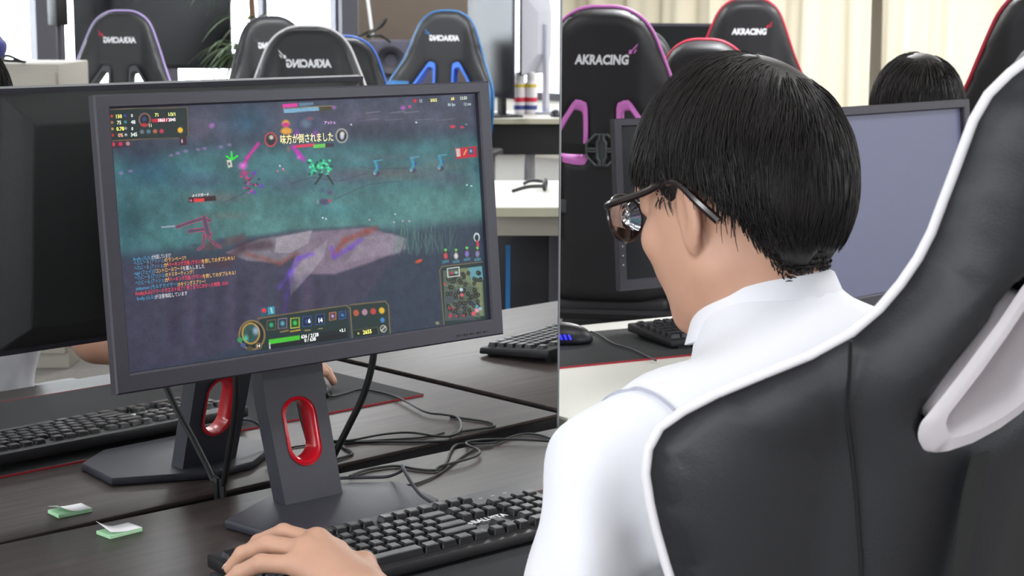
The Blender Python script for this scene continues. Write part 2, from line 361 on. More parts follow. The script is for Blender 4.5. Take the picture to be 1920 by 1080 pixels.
# ------------------------------------------------------------ monitors
MW, MH, MZ = .570, .331, .3537
TL = math.radians(5.29)
def panelM(dz=0): return Matrix.Translation((0, .0075, MZ+dz)) @ Matrix.Rotation(-TL, 4, 'X')
SX0, SX1, SZ0, SZ1 = -.2655, .2655, -.1435, .1500
def monitor(loc, rz, label, screen_mat, dots=False, dz=0):
    r = empty('monitor', loc, rz, label, 'monitor')
    P = panelM(dz)
    # bezel: frame of four bevelled bars
    b = MB(); o = .5*MW; h = .5*MH
    outer = [(-o, -h), (o, -h), (o, h), (-o, h)]; inner = [(SX0, SZ0), (SX1, SZ0), (SX1, SZ1), (SX0, SZ1)]
    def ring(mb, A, B, ya, yb_):
        va = [mb.bm.verts.new((x, ya, z)) for x, z in A]; vb = [mb.bm.verts.new((x, yb_, z)) for x, z in B]
        for i in range(4): mb.bm.faces.new((va[i], va[(i+1) % 4], vb[(i+1) % 4], vb[i]))
        return va, vb
    off = lambda A, d: [(x+d*(1 if x < 0 else -1), z+d*(1 if z < 0 else -1)) for x, z in A]
    loops = [(off(outer, .001), .014), (outer, .002), (off(outer, .002), 0.0), (off(inner, -.0022), 0.0), (inner, .002), (inner, .0095)]
    for (A, a), (B, c) in zip(loops[:-1], loops[1:]): ring(b, A, B, a, c)
    bmesh.ops.remove_doubles(b.bm, verts=b.bm.verts, dist=1e-5)
    fr = b.build('bezel', M['bezel'], r, ang=30); fr.matrix_local = P
    s = MB().box(SX0-.002, SX1+.002, .0085, .0125, SZ0-.002, SZ1+.002).build('screen', screen_mat, r); s.matrix_local = P
    bc = MB().hexa([(-o+.006, .0135, -h+.006), (-o+.006, .0135, h-.006), (-o+.035, .047, -h+.04), (-o+.035, .047, h-.04), (o-.006, .0135, -h+.006), (o-.006, .0135, h-.006), (o-.035, .047, -h+.04), (o-.035, .047, h-.04)], bev=.003)
    bc.box(-.15, .15, .044, .062, -.10, .09, bev=.006); b_r = MB().box(-o+.001, o-.001, .0128, .0142, -h+.001, h-.001).build('rear_rim', M['bezel'], r); b_r.matrix_local = P
    bc = bc.build('back_cover', M['bezelback'], r); bc.matrix_local = P
    bt = MB()
    for k in range(5): bt.box(.205+k*.011, .212+k*.011, -.0008, .001, -h+.006, -h+.0085)
    bt.build('button', M['black'], r).matrix_local = P
    if dots:
        d = MB()
        for k in range(4): d.ball((-o+.010, -.0004, -h+.05+k*.018), .0016)
        d.build('indicator_dot', M['textwhite'], r).matrix_local = P
    # neck leaning back with an oval opening
    W2 = .043; T = .026; RZ = .094
    ov = [(.021*math.cos(a), RZ+math.copysign(.017, math.sin(a))+.021*math.sin(a)) for a in [2*PI*k/28+.001 for k in range(28)]]
    def neckpt(x, z, dep): return (x*(1+.10*(z-.02)/.3), .020+.30*(z-.0)*(1 if z < .17 else .17/z)+dep, z)
    oc = [(-W2, .004), (W2, .004), (W2, .06), (W2, .135), (W2, .2), (W2, .37+dz), (-W2, .37+dz), (-W2, .2), (-W2, .135), (-W2, .06)]
    vv = [Vector(p) for p in oc]+[Vector(p) for p in ov]
    ed = [(i, (i+1) % 10) for i in range(10)]+[(10+i, 10+(i+1) % 28) for i in range(28)]
    R_ = geometry.delaunay_2d_cdt(vv, ed, [], 2, 1e-6)
    cc = R_[0]; tris = [f for f in R_[2] if not inpoly(sum((cc[i] for i in f), Vector((0, 0)))/len(f), ov)]
    n = MB(); A = [n.bm.verts.new(neckpt(v.x, v.y, 0)) for v in cc]; B = [n.bm.verts.new(neckpt(v.x, v.y, T)) for v in cc]
    ec = {}
    for f in tris:
        n.bm.faces.new([A[i] for i in f]); n.bm.faces.new([B[i] for i in f][::-1])
        for i in range(3):
            e = (f[i], f[(i+1) % 3]); ec[tuple(sorted(e))] = ec.get(tuple(sorted(e)), 0)+1
    for e, c in ec.items():
        if c == 1: n.bm.faces.new((A[e[0]], A[e[1]], B[e[1]], B[e[0]]))
    nk = n.build('neck', M['stand'], r, ang=30)
    g = MB(); rings = []
    for (sc, dep) in ((1.16, -.0015), (1.16, .0), (1.0, -.0022), (.93, 0), (.93, T), (1.0, T+.0015), (1.16, T+.0015)):
        rings.append([g.bm.verts.new(neckpt(x*sc, RZ+(z-RZ)*(1+(sc-1)*.62), dep)) for x, z in ov])
    for a, c in zip(rings[:-1], rings[1:]):
        for i in range(28): g.bm.faces.new((a[i], a[(i+1) % 28], c[(i+1) % 28], c[i]))
    g.build('ring_trim', M['red'], nk, ang=50)
    poly = [(-.132, .02), (-.118, -.075), (-.06, -.115), (.06, -.115), (.118, -.075), (.132, .02), (.05, .078), (-.02, .082)]
    MB().prism(poly, .0005, .0115, bev=.0025).build('base', M['stand'], r)
    return r, s
def inpoly(p, poly):
    x, y = p[0], p[1]; c = False; n = len(poly)
    for i in range(n):
        x1, y1 = poly[i][0], poly[i][1]; x2, y2 = poly[(i+1) % n][0], poly[(i+1) % n][1]
        if (y1 > y) != (y2 > y) and x < (x2-x1)*(y-y1)/(y2-y1)+x1: c = not c
    return c
offscreen = mat('blank_screen_sheen', (92, 95, 124), .32, spec=.8)  # lavender base colour stands in for room light reflected in the blank screen
darkscreen = mat('black_screen', (12, 14, 16), .3, spec=.2)
attr = bpy.data.materials.new('lit_game_screen'); attr.use_nodes = True; nt = attr.node_tree; p = nt.nodes['Principled BSDF']
va = nt.nodes.new('ShaderNodeVertexColor'); va.layer_name = 'picture'
p.inputs['Base Color'].default_value = (.004, .004, .005, 1); p.inputs['Roughness'].default_value = .45; p.inputs['Specular IOR Level'].default_value = .25
nt.links.new(va.outputs[0], p.inputs['Emission Color']); p.inputs['Emission Strength'].default_value = 0.92
blackpanel = mat('panel_black', (5, 5, 6), .5)
mon, scr = monitor((.588, -.152, DZ), math.radians(-1.7), 'lit monitor showing a computer game on the dark desk', blackpanel)
mon2, _ = monitor((1.735, -.155, DZ), math.radians(1), 'blank monitor with lavender reflection coloured into its screen, to the right behind the player', offscreen, dz=-.062)
# ------------------------------------------------------------ what the lit screen shows (flat picture in the screen plane)
def homog(src, dst):
    A = []
    for (x, y), (u, v) in zip(src, dst):
        A.append([x, y, 1, 0, 0, 0, -u*x, -u*y, -u]); A.append([0, 0, 0, x, y, 1, -v*x, -v*y, -v])
    return np.linalg.svd(np.array(A))[2][-1].reshape(3, 3)
CS = [(217, 207), (900, 180), (920, 602), (260, 706)]      # corners of the picture as measured on the photograph
HS = homog([(0, 0), (1, 0), (1, 1), (0, 1)], CS); HI = np.linalg.inv(HS)
def st(x, y):
    q = HI @ np.array([x, y, 1]); return q[0]/q[2], q[1]/q[2]
NX, NY = 560, 316
gs, gt = np.meshgrid((np.arange(NX+1))/NX, (np.arange(NY+1))/NY)
q = np.stack([gs, gt, np.ones_like(gs)], -1) @ HS.T; U = q[..., 0]/q[..., 2]; Vv = q[..., 1]/q[..., 2]
IMG = np.zeros((NY+1, NX+1, 3)); rs = np.random.RandomState(4)
def noise(sc, seed, sx=1.0):
    r = np.random.RandomState(seed); n = max(2, int(NX/sc)+3); m = max(2, int(NY/sc)+3); g = r.rand(m, n)
    X = gs*NX/sc*sx % (n-2); Y = gt*NY/sc; xi = X.astype(int); yi = Y.astype(int); fx = X-xi; fy = Y-yi; fx = fx*fx*(3-2*fx); fy = fy*fy*(3-2*fy)
    return (g[yi, xi]*(1-fx)+g[yi, xi+1]*fx)*(1-fy)+(g[yi+1, xi]*(1-fx)+g[yi+1, xi+1]*fx)*fy
def mixin(mask, c, a=1.0):
    global IMG
    mk = (np.clip(mask, 0, 1)*a)[..., None]; IMG = IMG*(1-mk)+np.array(c, float)*mk
def blob(x, y, rx, ry, c, a=1.0, soft=.5, rot=0):
    dx, dy = U-x, Vv-y; cs, sn = math.cos(rot), math.sin(rot); ex, ey = (dx*cs+dy*sn)/rx, (-dx*sn+dy*cs)/ry
    d = np.sqrt(ex*ex+ey*ey); mixin((1-d)/max(soft, 1e-3), c, a)
def seg(x0, y0, x1, y1, w, c, a=1.0, soft=1.0, w1=None):
    dx, dy = x1-x0, y1-y0; L = dx*dx+dy*dy+1e-9; t = np.clip(((U-x0)*dx+(Vv-y0)*dy)/L, 0, 1)
    ww = w if w1 is None else w+(w1-w)*t
    d = np.hypot(U-x0-t*dx, Vv-y0-t*dy); mixin((ww/2-d)/soft+.5, c, a)
def pline(P, w, c, a=1.0, soft=1.0):
    for p, q_ in zip(P[:-1], P[1:]): seg(p[0], p[1], q_[0], q_[1], w, c, a, soft)
def poly(P, c, a=1.0, soft=1.0):
    d = np.full_like(U, 1e9); ins = np.zeros(U.shape, bool); n = len(P)
    for i in range(n):
        x0, y0 = P[i]; x1, y1 = P[(i+1) % n]; dx, dy = x1-x0, y1-y0; t = np.clip(((U-x0)*dx+(Vv-y0)*dy)/(dx*dx+dy*dy+1e-9), 0, 1)
        d = np.minimum(d, np.hypot(U-x0-t*dx, Vv-y0-t*dy)); k = ((y0 > Vv) != (y1 > Vv)) & (U < (x1-x0)*(Vv-y0)/(y1-y0+1e-9)+x0); ins ^= k
    mixin(np.where(ins, d, -d)/soft+.5, c, a)
IMG[:] = (52, 63, 80)
def sm(a, b, x): t = np.clip((x-a)/(b-a), 0, 1); return t*t*(3-2*t)
tilt = Vv+.05*(U-560)
mixin(sm(300, 340, tilt)*0+sm(255, 300, tilt)*(1-sm(440, 520, tilt)), (62, 106, 112))
mixin(sm(340, 400, tilt)*(1-sm(430, 500, tilt))*sm(330, 450, U), (80, 124, 122), .8)
mixin(1-sm(235, 285, tilt), (70, 74, 92))
for (x, y, rx, ry, c, a) in [(480, 230, 60, 45, (44, 84, 108), .8), (330, 210, 60, 30, (70, 62, 82), .8), (390, 245, 26, 34, (96, 86, 104), .6), (620, 225, 60, 35, (62, 60, 82), .7),
    (700, 225, 60, 18, (96, 88, 112), .6), (770, 225, 45, 14, (84, 84, 104), .5), (850, 230, 60, 22, (80, 80, 98), .6), (285, 300, 60, 40, (44, 50, 70), .8), (300, 330, 90, 40, (40, 84, 108), .7),
    (260, 420, 40, 60, (34, 66, 76), .7), (390, 345, 70, 24, (60, 74, 98), .6), (420, 375, 80, 16, (104, 96, 96), .6), (440, 410, 60, 10, (110, 112, 104), .4), (660, 335, 90, 22, (96, 92, 114), .65),
    (760, 330, 110, 18, (112, 104, 104), .6), (840, 315, 60, 14, (112, 108, 100), .45), (560, 350, 60, 26, (72, 84, 104), .6), (740, 300, 140, 12, (92, 106, 112), .4), (850, 340, 70, 22, (92, 92, 110), .5),
    (640, 400, 150, 24, (66, 120, 124), .7), (810, 385, 110, 30, (78, 128, 122), .5), (330, 455, 60, 40, (62, 110, 110), .6), (850, 430, 60, 50, (72, 108, 104), .5)]:
    blob(x, y, rx, ry, c, a, .9)
n1, n2, n3 = noise(40, 1), noise(14, 2), noise(6, 3)
IMG *= (.84+.2*n1+.12*n2+.08*n3)[..., None]
# big dark ridge across the lower half
mixin(sm(440, 470, Vv+.10*(U-560))*(1-sm(215, 240, U)*0), (50, 60, 78), .9)
poly([(250, 500), (420, 490), (470, 455), (560, 440), (700, 430), (770, 452), (775, 470), (745, 500), (705, 560), (640, 590), (400, 680), (262, 705)], (62, 61, 82), 1, 12)
poly([(440, 480), (500, 455), (600, 437), (590, 470), (545, 500), (480, 495)], (124, 118, 130), .95, 4)
poly([(600, 440), (700, 432), (770, 452), (772, 472), (700, 500), (640, 520), (560, 520), (570, 480)], (132, 116, 134), .95, 5)
poly([(534, 452), (600, 438), (592, 462), (560, 480), (530, 480)], (158, 150, 160), .9, 2)
poly([(600, 478), (628, 456), (622, 486), (596, 520), (560, 560), (556, 520)], (152, 142, 156), .85, 3)
poly([(690, 452), (745, 443), (772, 455), (760, 480), (700, 490), (660, 500)], (146, 134, 150), .75, 5)
for P, c, w in [([(300, 500), (440, 500), (470, 470), (520, 465)], (70, 50, 62), 16), ([(478, 482), (540, 500), (570, 482)], (140, 72, 66), 6), ([(640, 482), (660, 456), (700, 440), (716, 434)], (148, 72, 62), 9), ([(405, 470), (470, 452)], (92, 66, 74), 14)]: pline(P, w, c, .7, 9)
for P in ([(540, 545), (560, 515), (575, 490), (600, 482)], [(636, 470), (640, 488), (670, 470), (690, 455)], [(548, 600), (552, 560), (562, 520)]): pline(P, 6, (108, 66, 214), .65, 8)
for x, w in ((430, 16), (470, 26), (350, 20), (395, 14), (560, 30), (610, 18)): seg(x, 540, x-6, 640, w, (48, 42, 66), .5, 16)
for x, w in ((450, 14), (500, 10), (375, 10), (590, 20)): seg(x, 530, x+4, 650, w, (92, 74, 104), .45, 14)
blob(795, 495, 9, 4, (226, 84, 42), .9, .5, -.4)
seg(770, 455, 764, 478, 2, (80, 66, 92), .8)
IMG *= (.9+.14*noise(9, 8)+.06*noise(4, 9))[..., None]
# grass tuft and pebbles
for i in range(70):
    x = 790+rs.randn()*30; seg(x, 470+rs.rand()*16, x+rs.randn()*8, 420+rs.rand()*30, 1.4, (92, 138, 122), .35)
for i in range(110): x, y = rs.rand()*640+240, 265+rs.rand()*190; blob(x, y, 1.5, 1.1, (150, 170, 186), .35*rs.rand(), .6)
for (x, y) in [(388, 285), (400, 283), (430, 280), (365, 288), (350, 292), (338, 296), (415, 238), (245, 330), (262, 326), (446, 276)]: blob(x, y, 6, 4, (168, 128, 196), .7, .8)
blob(413, 240, 7, 7, (170, 108, 190), .8, .7); blob(640, 205, 6, 5, (170, 110, 190), .8, .7); blob(768, 206, 6, 6, (180, 90, 190), .9, .6); blob(780, 204, 4, 4, (220, 70, 140), .9, .6)
for x in (700, 745, 770): seg(x, 216, x+26, 213, 2, (150, 146, 160), .5)
for x in (690, 735, 790, 830): seg(x, 230, x+34, 227, 1.6, (134, 136, 150), .4)
for P in ([(560, 350), (600, 338), (650, 345), (700, 330)], [(690, 318), (720, 322), (780, 320)], [(430, 388), (470, 370), (500, 345)], [(640, 380), (700, 352), (760, 345)]): pline(P, 1.6, (66, 60, 76), .5)
# coloured effects and small figures
pline([(500, 274), (480, 300), (472, 318)], 6, (222, 40, 160), .85, 4); blob(471, 316, 12, 10, (244, 120, 230), .9, .9); blob(474, 330, 12, 9, (206, 50, 130), .8, .8)
for i in range(26): blob(482+rs.randn()*8, 347+rs.randn()*10, 3.2, 2.6, [(226, 60, 110), (150, 40, 110), (60, 44, 60), (190, 70, 180)][i % 4], .85, .5)
for (x, y) in ((492, 366), (505, 354), (492, 330)): blob(x, y, 6, 5, (112, 60, 190), .9, .7)
for P in ([(450, 290), (451, 302)], [(441, 298), (450, 304)], [(461, 297), (452, 304)]): pline(P, 3.6, (46, 226, 66), 1)
poly([(441, 305), (450, 305), (452, 318), (444, 320)], (226, 220, 206), .9); blob(446, 312, 2.4, 3.4, (60, 50, 46), 1, .4)
for P, w in (([(350, 432), (372, 424), (400, 415), (410, 420)], 5), ([(372, 440), (400, 436), (412, 446)], 6), ([(400, 415), (408, 448)], 8), ([(400, 446), (398, 468), (390, 474)], 3.2), ([(405, 450), (418, 462), (430, 470)], 3.2)):
    pline(P, w+1.6, (226, 60, 92), .8); pline(P, max(1, w-.6), (74, 74, 100), .95)
seg(322, 432, 345, 430, 3, (170, 176, 190), .8); blob(430, 458, 14, 8, (50, 58, 96), .6, .8); blob(385, 466, 14, 4, (40, 60, 76), .5, .8)
blob(614, 318, 22, 20, (58, 150, 130), .75, .9)
for i in range(46): blob(612+rs.randn()*11, 318+rs.randn()*9, 3.6, 3.2, [(90, 255, 180), (40, 220, 150), (20, 70, 60)][i % 3], .8, .5)
pline([(618, 332), (606, 350)], 4, (34, 56, 50), .9); pline([(628, 334), (638, 350)], 4, (34, 56, 50), .9)
for (x, y) in [(720, 320), (787, 314), (838, 310)]:
    blob(x-2, y+11, 9, 6, (66, 60, 84), .9, .5); blob(x-5, y+10, 4, 5, (166, 186, 188), .9, .6); pline([(x-4, y-11), (x, y), (x-4, y+8)], 5, (66, 150, 184), .95); seg(x-6, y-13, x+9, y-15, 2.6, (80, 160, 190), .9); blob(x+3, y-2, 3, 5, (40, 90, 150), .9, .5)
blob(900, 320, 4, 10, (60, 84, 110), .8, .5)
for (x, y, r_) in [(590, 240, 30)]:
    blob(x, y, 34, 34, (80, 96, 124), .55, .4); blob(x, y-2, 27, 28, (64, 72, 96), .8, .4); blob(x-2, y-4, 14, 12, (120, 140, 164), .6, .7); blob(x+6, y-14, 10, 5, (150, 90, 100), .7, .7); blob(x-18, y+16, 8, 12, (150, 50, 190), .7, .8); blob(x+16, y+16, 7, 11, (190, 60, 200), .6, .8)
poly([(544, 199), (572, 197), (574, 203), (546, 206)], (242, 60, 170), .95); poly([(574, 197), (602, 195), (602, 200), (576, 203)], (110, 150, 180), .8)
poly([(546, 208), (612, 204), (613, 211), (548, 216)], (126, 176, 206), 1); poly([(612, 204), (636, 203), (636, 210), (613, 212)], (70, 66, 40), 1); pline([(546, 207), (612, 203), (636, 202)], 1.3, (170, 150, 90), .8)
blob(551, 236, 9, 9, (232, 160, 66), .95, .4); blob(551, 238, 9, 5, (206, 40, 150), .9, .4); blob(552, 250, 13, 8, (240, 168, 60), .95, .4); blob(556, 262, 9, 9, (190, 120, 50), .6, .8); blob(556, 284, 5, 8, (190, 110, 90), .5, .8)
pline([(564, 280), (574, 292), (584, 304)], 8, (208, 50, 190), .75, 5); blob(575, 300, 6, 5, (240, 90, 210), .8, .8)
poly([(566, 277), (606, 273), (604, 279), (568, 282)], (228, 54, 92), .95); poly([(602, 276), (624, 274), (624, 281), (602, 283)], (110, 206, 88), 1); poly([(624, 274), (640, 273), (640, 280), (624, 281)], (60, 50, 64), 1)
blob(618, 362, 9, 7, (70, 84, 120), .7, .7); blob(622, 384, 12, 8, (76, 70, 104), .9, .5); blob(632, 366, 7, 6, (90, 80, 120), .9, .5); blob(610, 384, 3, 6, (126, 150, 170), .8, .5); blob(632, 382, 4, 4, (206, 60, 90), .8, .5)
for (x, y, c) in [(540, 316, (230, 230, 235)), (546, 322, (240, 150, 180)), (548, 326, (150, 120, 80)), (536, 326, (230, 110, 120)), (619, 414, (220, 240, 250)), (625, 416, (200, 225, 240)), (672, 238, (210, 225, 235)), (792, 234, (210, 230, 240)), (884, 352, (170, 230, 220)), (892, 354, (170, 230, 220)), (705, 418, (190, 170, 190)), (752, 407, (180, 210, 210)), (750, 422, (205, 170, 190)), (766, 420, (205, 170, 190)), (778, 420, (205, 170, 190))]: blob(x, y, 2.4, 2.2, c, .95, .5)
blob(859, 242, 7, 4, (220, 54, 80), .95, .5); blob(876, 243, 5, 3, (214, 60, 90), .9, .5); blob(884, 238, 4, 2, (140, 150, 170), .7, .5)
# health bar left
poly([(371, 376), (421, 373), (422, 382), (372, 386)], (52, 22, 34), .95); poly([(380, 378), (400, 377), (400, 384), (381, 385)], (228, 62, 62), 1); blob(375, 382, 3, 3, (190, 120, 140), 1, .4)
# top left panel
P = [(217, 207), (368, 204), (370, 262), (224, 268)]; poly(P, (34, 46, 46), .97); pline([(217, 208), (367, 205), (370, 258), (366, 262), (224, 268)], 1.4, (128, 108, 70), .9)
poly([(224, 269), (262, 267), (262, 280), (226, 283)], (60, 40, 58), .9)
for k, c in enumerate([(230, 60, 84), (216, 40, 80), (190, 140, 140)]): blob(229+k*14, 275-k*.7, 5, 5, c, .95, .4)
poly([(353, 262), (366, 261), (367, 276), (354, 277)], (60, 24, 44), 1); blob(358, 269, 2, 5, (220, 220, 220), .8, .4)
for k, (c, d) in enumerate([((214, 70, 56), (74, 70, 190)), ((196, 120, 70), (50, 170, 180)), ((196, 164, 80), (170, 170, 170)), ((220, 40, 60), (200, 200, 210))]):
    y = 221+k*12.2; blob(226+k*.7, y, 3.4, 3.4, c, .95, .4); blob(251+k*.7, y-1, 3.2, 3.2, d, .95, .4)
blob(288, 228, 12, 14, (150, 110, 96), 1, .12); blob(288, 228, 9.6, 11.6, (30, 34, 46), 1, .15); blob(287, 227, 6, 6, (60, 80, 120), .9, .6); blob(287, 238, 8, 4.4, (200, 50, 60), .95, .4)
poly([(301, 227), (331, 225), (331, 232), (302, 233)], (206, 36, 66), .97)
for k, c in enumerate([(120, 130, 140), (90, 130, 150), (200, 110, 80), (222, 60, 100)]): blob(283+k*12.3, 251-k*.4, 5, 5, c, .9, .4)
blob(354.5, 248, 6, 6.5, (250, 190, 50), 1, .35)
# banner portraits
for (x, y, c1) in ((523, 266, (200, 70, 74)), (654.5, 259, (170, 168, 160))):
    blob(x, y, 12.4, 15, c1, 1, .12); blob(x, y, 9.6, 12, (36, 40, 52), 1, .15); blob(x+1, y-4, 6, 6, (236, 226, 190), .9, .6)
blob(655, 260, 5, 8, (224, 226, 240), .9, .5)
# top right counters
blob(790, 193, 4, 4, (222, 44, 52), 1, .4)
for (x0, x1, y, c) in ((798, 803, 193, (150, 90, 90)), (848, 862, 229, (0, 0, 0))): pass
poly([(863, 283), (902, 279), (903, 299), (865, 303)], (204, 32, 54), .97); poly([(864, 284), (872, 283), (873, 298), (866, 299)], (216, 200, 190), .95); poly([(887, 283), (896, 282), (897, 294), (888, 295)], (60, 80, 110), 1); seg(879, 295, 884, 286, 2, (240, 190, 120), 1); blob(892, 288, 3, 4, (150, 180, 214), .9, .5)
# ally portraits and minimap
for (x, y, c) in ((844, 484, (230, 80, 90)), (863, 484, (230, 230, 235)), (883, 480, (150, 120, 220)), (902, 480, (150, 140, 190))):
    blob(x, y+2, 7.4, 14, (44, 50, 54), .95, .2); blob(x, y+1, 5.4, 8.5, c, .9, .6); blob(x, y-10, 3.4, 3.4, (120, 214, 100), .9, .4); poly([(x-6, y+10), (x+6, y+8), (x+6, y+13), (x-6, y+15)], (70, 130, 150), .9)
blob(901, 450, 6, 9, (206, 220, 226), 1, .1); blob(901, 451, 4, 6.6, (40, 48, 54), 1, .2); seg(902, 458, 903, 466, 4, (220, 60, 80), 1)
P = [(832, 508), (911, 496), (920, 602), (840, 613)]; poly(P, (36, 54, 52), 1); pline([(840, 613), (833, 512), (837, 505), (911, 496)], 2.2, (112, 102, 74), 1)
poly([(839, 513), (910, 504), (914, 596), (842, 606)], (84, 98, 84), 1); rs2 = np.random.RandomState(9)
poly([(842, 560), (862, 545), (900, 604), (843, 606)], (74, 82, 88), .9, 3); poly([(885, 507), (910, 504), (912, 530), (890, 532)], (102, 162, 176), .95); poly([(870, 508), (886, 507), (888, 530), (910, 534), (912, 596), (905, 597), (902, 545), (872, 526)], (150, 158, 110), .6, 3)
for P in ([(855, 512), (862, 540), (870, 566), (905, 590)], [(842, 540), (905, 540)], [(880, 520), (850, 600)], [(850, 575), (905, 600)]): pline(P, 3, (134, 142, 108), .5, 3)
for i in range(64): x, y = 846+rs2.rand()*62, 514+rs2.rand()*84; blob(x, y, 4.2, 4.8, (30, 34, 30), .9, .4); blob(x, y, 1.8, 2, (112, 108, 74), .9, .5)
for (x, y, c, r_) in ((872, 548, (210, 220, 250), 4), (873, 558, (230, 90, 110), 4), (891, 573, (40, 60, 90), 4), (900, 586, (230, 160, 170), 5), (894, 592, (226, 90, 110), 5), (842, 537, (200, 60, 80), 3), (850, 582, (190, 50, 80), 3), (858, 583, (190, 50, 80), 2.6), (852, 596, (206, 46, 80), 4), (863, 597, (200, 50, 80), 2.6), (876, 596, (200, 60, 70), 3), (906, 583, (160, 196, 220), 4), (900, 579, (100, 160, 190), 4)): blob(x, y, r_, r_, c, .95, .4)
pline([(847, 509), (868, 506), (869, 522), (848, 525), (847, 509)], 1.6, (226, 230, 230), 1); blob(854, 517, 4, 3.4, (200, 60, 90), .9, .5); blob(863, 516, 4, 3.4, (170, 200, 200), .9, .5); blob(828, 610, 5, 4, (156, 150, 104), .9, .5)
# bottom bar
poly([(503, 583), (529, 579), (531, 595), (505, 600)], (40, 90, 110), .95); blob(511, 588, 5.4, 5.4, (232, 50, 70), 1, .4); poly([(518, 582), (530, 580), (531, 594), (519, 596)], (66, 160, 180), .9); seg(524, 584, 526, 592, 3, (190, 230, 235), .9)
poly([(508, 601), (663, 577), (669, 640), (512, 663), (470, 655), (500, 610)], (32, 50, 50), 1); poly([(669, 577), (737, 570), (742, 628), (673, 638)], (34, 52, 50), 1)
pline([(500, 603), (600, 587), (662, 578), (669, 583), (673, 637)], 2.2, (122, 108, 74), 1); pline([(669, 577), (733, 570), (739, 577), (742, 630)], 2.2, (122, 108, 74), 1)
poly([(520, 651), (664, 629), (665, 638), (521, 660)], (22, 26, 30), 1); poly([(520, 642), (577, 634), (577, 642), (520, 651)], (72, 196, 50), 1); poly([(577, 634), (664, 621), (664, 629), (577, 642)], (26, 34, 38), 1); seg(521.5, 649, 522, 659, 2, (220, 230, 226), 1)
ic = [(524.5, 615, (60, 170, 130), (116, 90, 70)), (545, 612, (96, 170, 190), (150, 120, 150)), (568, 611, (60, 206, 90), (214, 210, 90)), (590, 608, (52, 86, 150), (52, 86, 150)), (614, 604, (50, 84, 140), (50, 84, 140)), (637, 598, (190, 160, 210), (190, 120, 70)), (655, 596, (70, 130, 200), (56, 90, 150))]
for (x, y, c, e) in ic:
    w_ = 8.6 if x < 620 else 6.6; h_ = w_*1.15
    poly([(x-w_, y-h_+1), (x+w_, y-h_-1), (x+w_, y+h_-1), (x-w_, y+h_+1)], e, 1); poly([(x-w_+1.5, y-h_+2.5), (x+w_-1.5, y-h_+.5), (x+w_-1.5, y+h_-2.5), (x-w_+1.5, y+h_-.5)], tuple(v*.35 for v in c), 1); blob(x, y, w_*.62, h_*.62, c, .95, .6)
pline([(541, 628), (556, 625)], 2, (190, 160, 80), .8); pline([(586, 625), (596, 624)], 2, (190, 170, 90), .8); pline([(611, 622), (618, 621)], 2, (190, 170, 90), .8); pline([(560, 627), (577, 624)], 2.4, (236, 190, 60), .9)
for k, c in enumerate([(196, 92, 60), (186, 140, 160), (200, 70, 70), (236, 190, 50)]): blob(680+k*15.6, 592-k*1.6, 6.4, 7.2, c, .95, .35)
blob(728, 605, 5, 5.6, (70, 140, 214), .95, .4); blob(729.5, 621, 6.6, 7.4, (180, 180, 166), 1, .1); blob(729.5, 621, 5, 5.6, (60, 66, 62), 1, .2); seg(726, 625, 733, 617, 2, (210, 210, 200), 1)
poly([(676, 624), (719, 618), (721, 631), (678, 637)], (26, 38, 36), 1); pline([(676, 624), (719, 618), (721, 631)], 1.2, (120, 110, 70), .8); blob(684, 630, 2.6, 2.6, (206, 200, 110), 1, .5)
blob(489, 634, 25.6, 29, (146, 122, 74), 1, .06); blob(489, 634, 22.6, 26, (26, 36, 38), 1, .08); blob(487, 631, 17.5, 21, (190, 152, 72), 1, .06); blob(487, 631, 15, 18.4, (52, 84, 82), 1, .12)
blob(496, 626, 8, 11, (170, 190, 220), .8, .7); blob(478, 640, 7, 9, (90, 210, 170), .8, .8); blob(486, 634, 4, 12, (40, 70, 66), .8, .6); blob(467, 643, 6, 6, (56, 150, 90), 1, .3); blob(473, 653, 5.5, 5.5, (70, 90, 130), 1, .3); blob(485, 659, 6, 6, (80, 76, 60), 1, .3); blob(501.5, 654, 6, 6.6, (150, 120, 70), 1, .15); blob(501.5, 654, 4.4, 5, (34, 34, 34), 1, .2)
IMG *= (.93+.14*rs.rand(NY+1, NX+1))[..., None]
lin = np.clip(IMG, 0, 255)/255; lin = np.where(lin <= .04045, lin/12.92, ((lin+.055)/1.055)**2.4)
vx = SX0+gs*(SX1-SX0); vz_ = SZ1-gt*(SZ1-SZ0)
V = np.stack([vx, np.full_like(vx, .0082), vz_], -1).reshape(-1, 3)
ii = (np.arange(NY)[:, None]*(NX+1)+np.arange(NX)[None]).reshape(-1)
F = np.stack([ii, ii+NX+1, ii+NX+2, ii+1], 1)
me = bpy.data.meshes.new('game_picture'); me.vertices.add(len(V)); me.vertices.foreach_set('co', V.astype('f').ravel())
me.loops.add(len(F)*4); me.loops.foreach_set('vertex_index', F.astype('i').ravel()); me.polygons.add(len(F)); me.polygons.foreach_set('loop_start', np.arange(0, len(F)*4, 4).astype('i')); me.update(calc_edges=True)
ca = me.color_attributes.new('picture', 'FLOAT_COLOR', 'POINT'); ca.data.foreach_set('color', np.concatenate([lin.reshape(-1, 3), np.ones((len(V), 1))], 1).astype('f').ravel())
me.materials.append(attr)
pic = link(bpy.data.objects.new('game_picture', me), scr)
TXM = {}
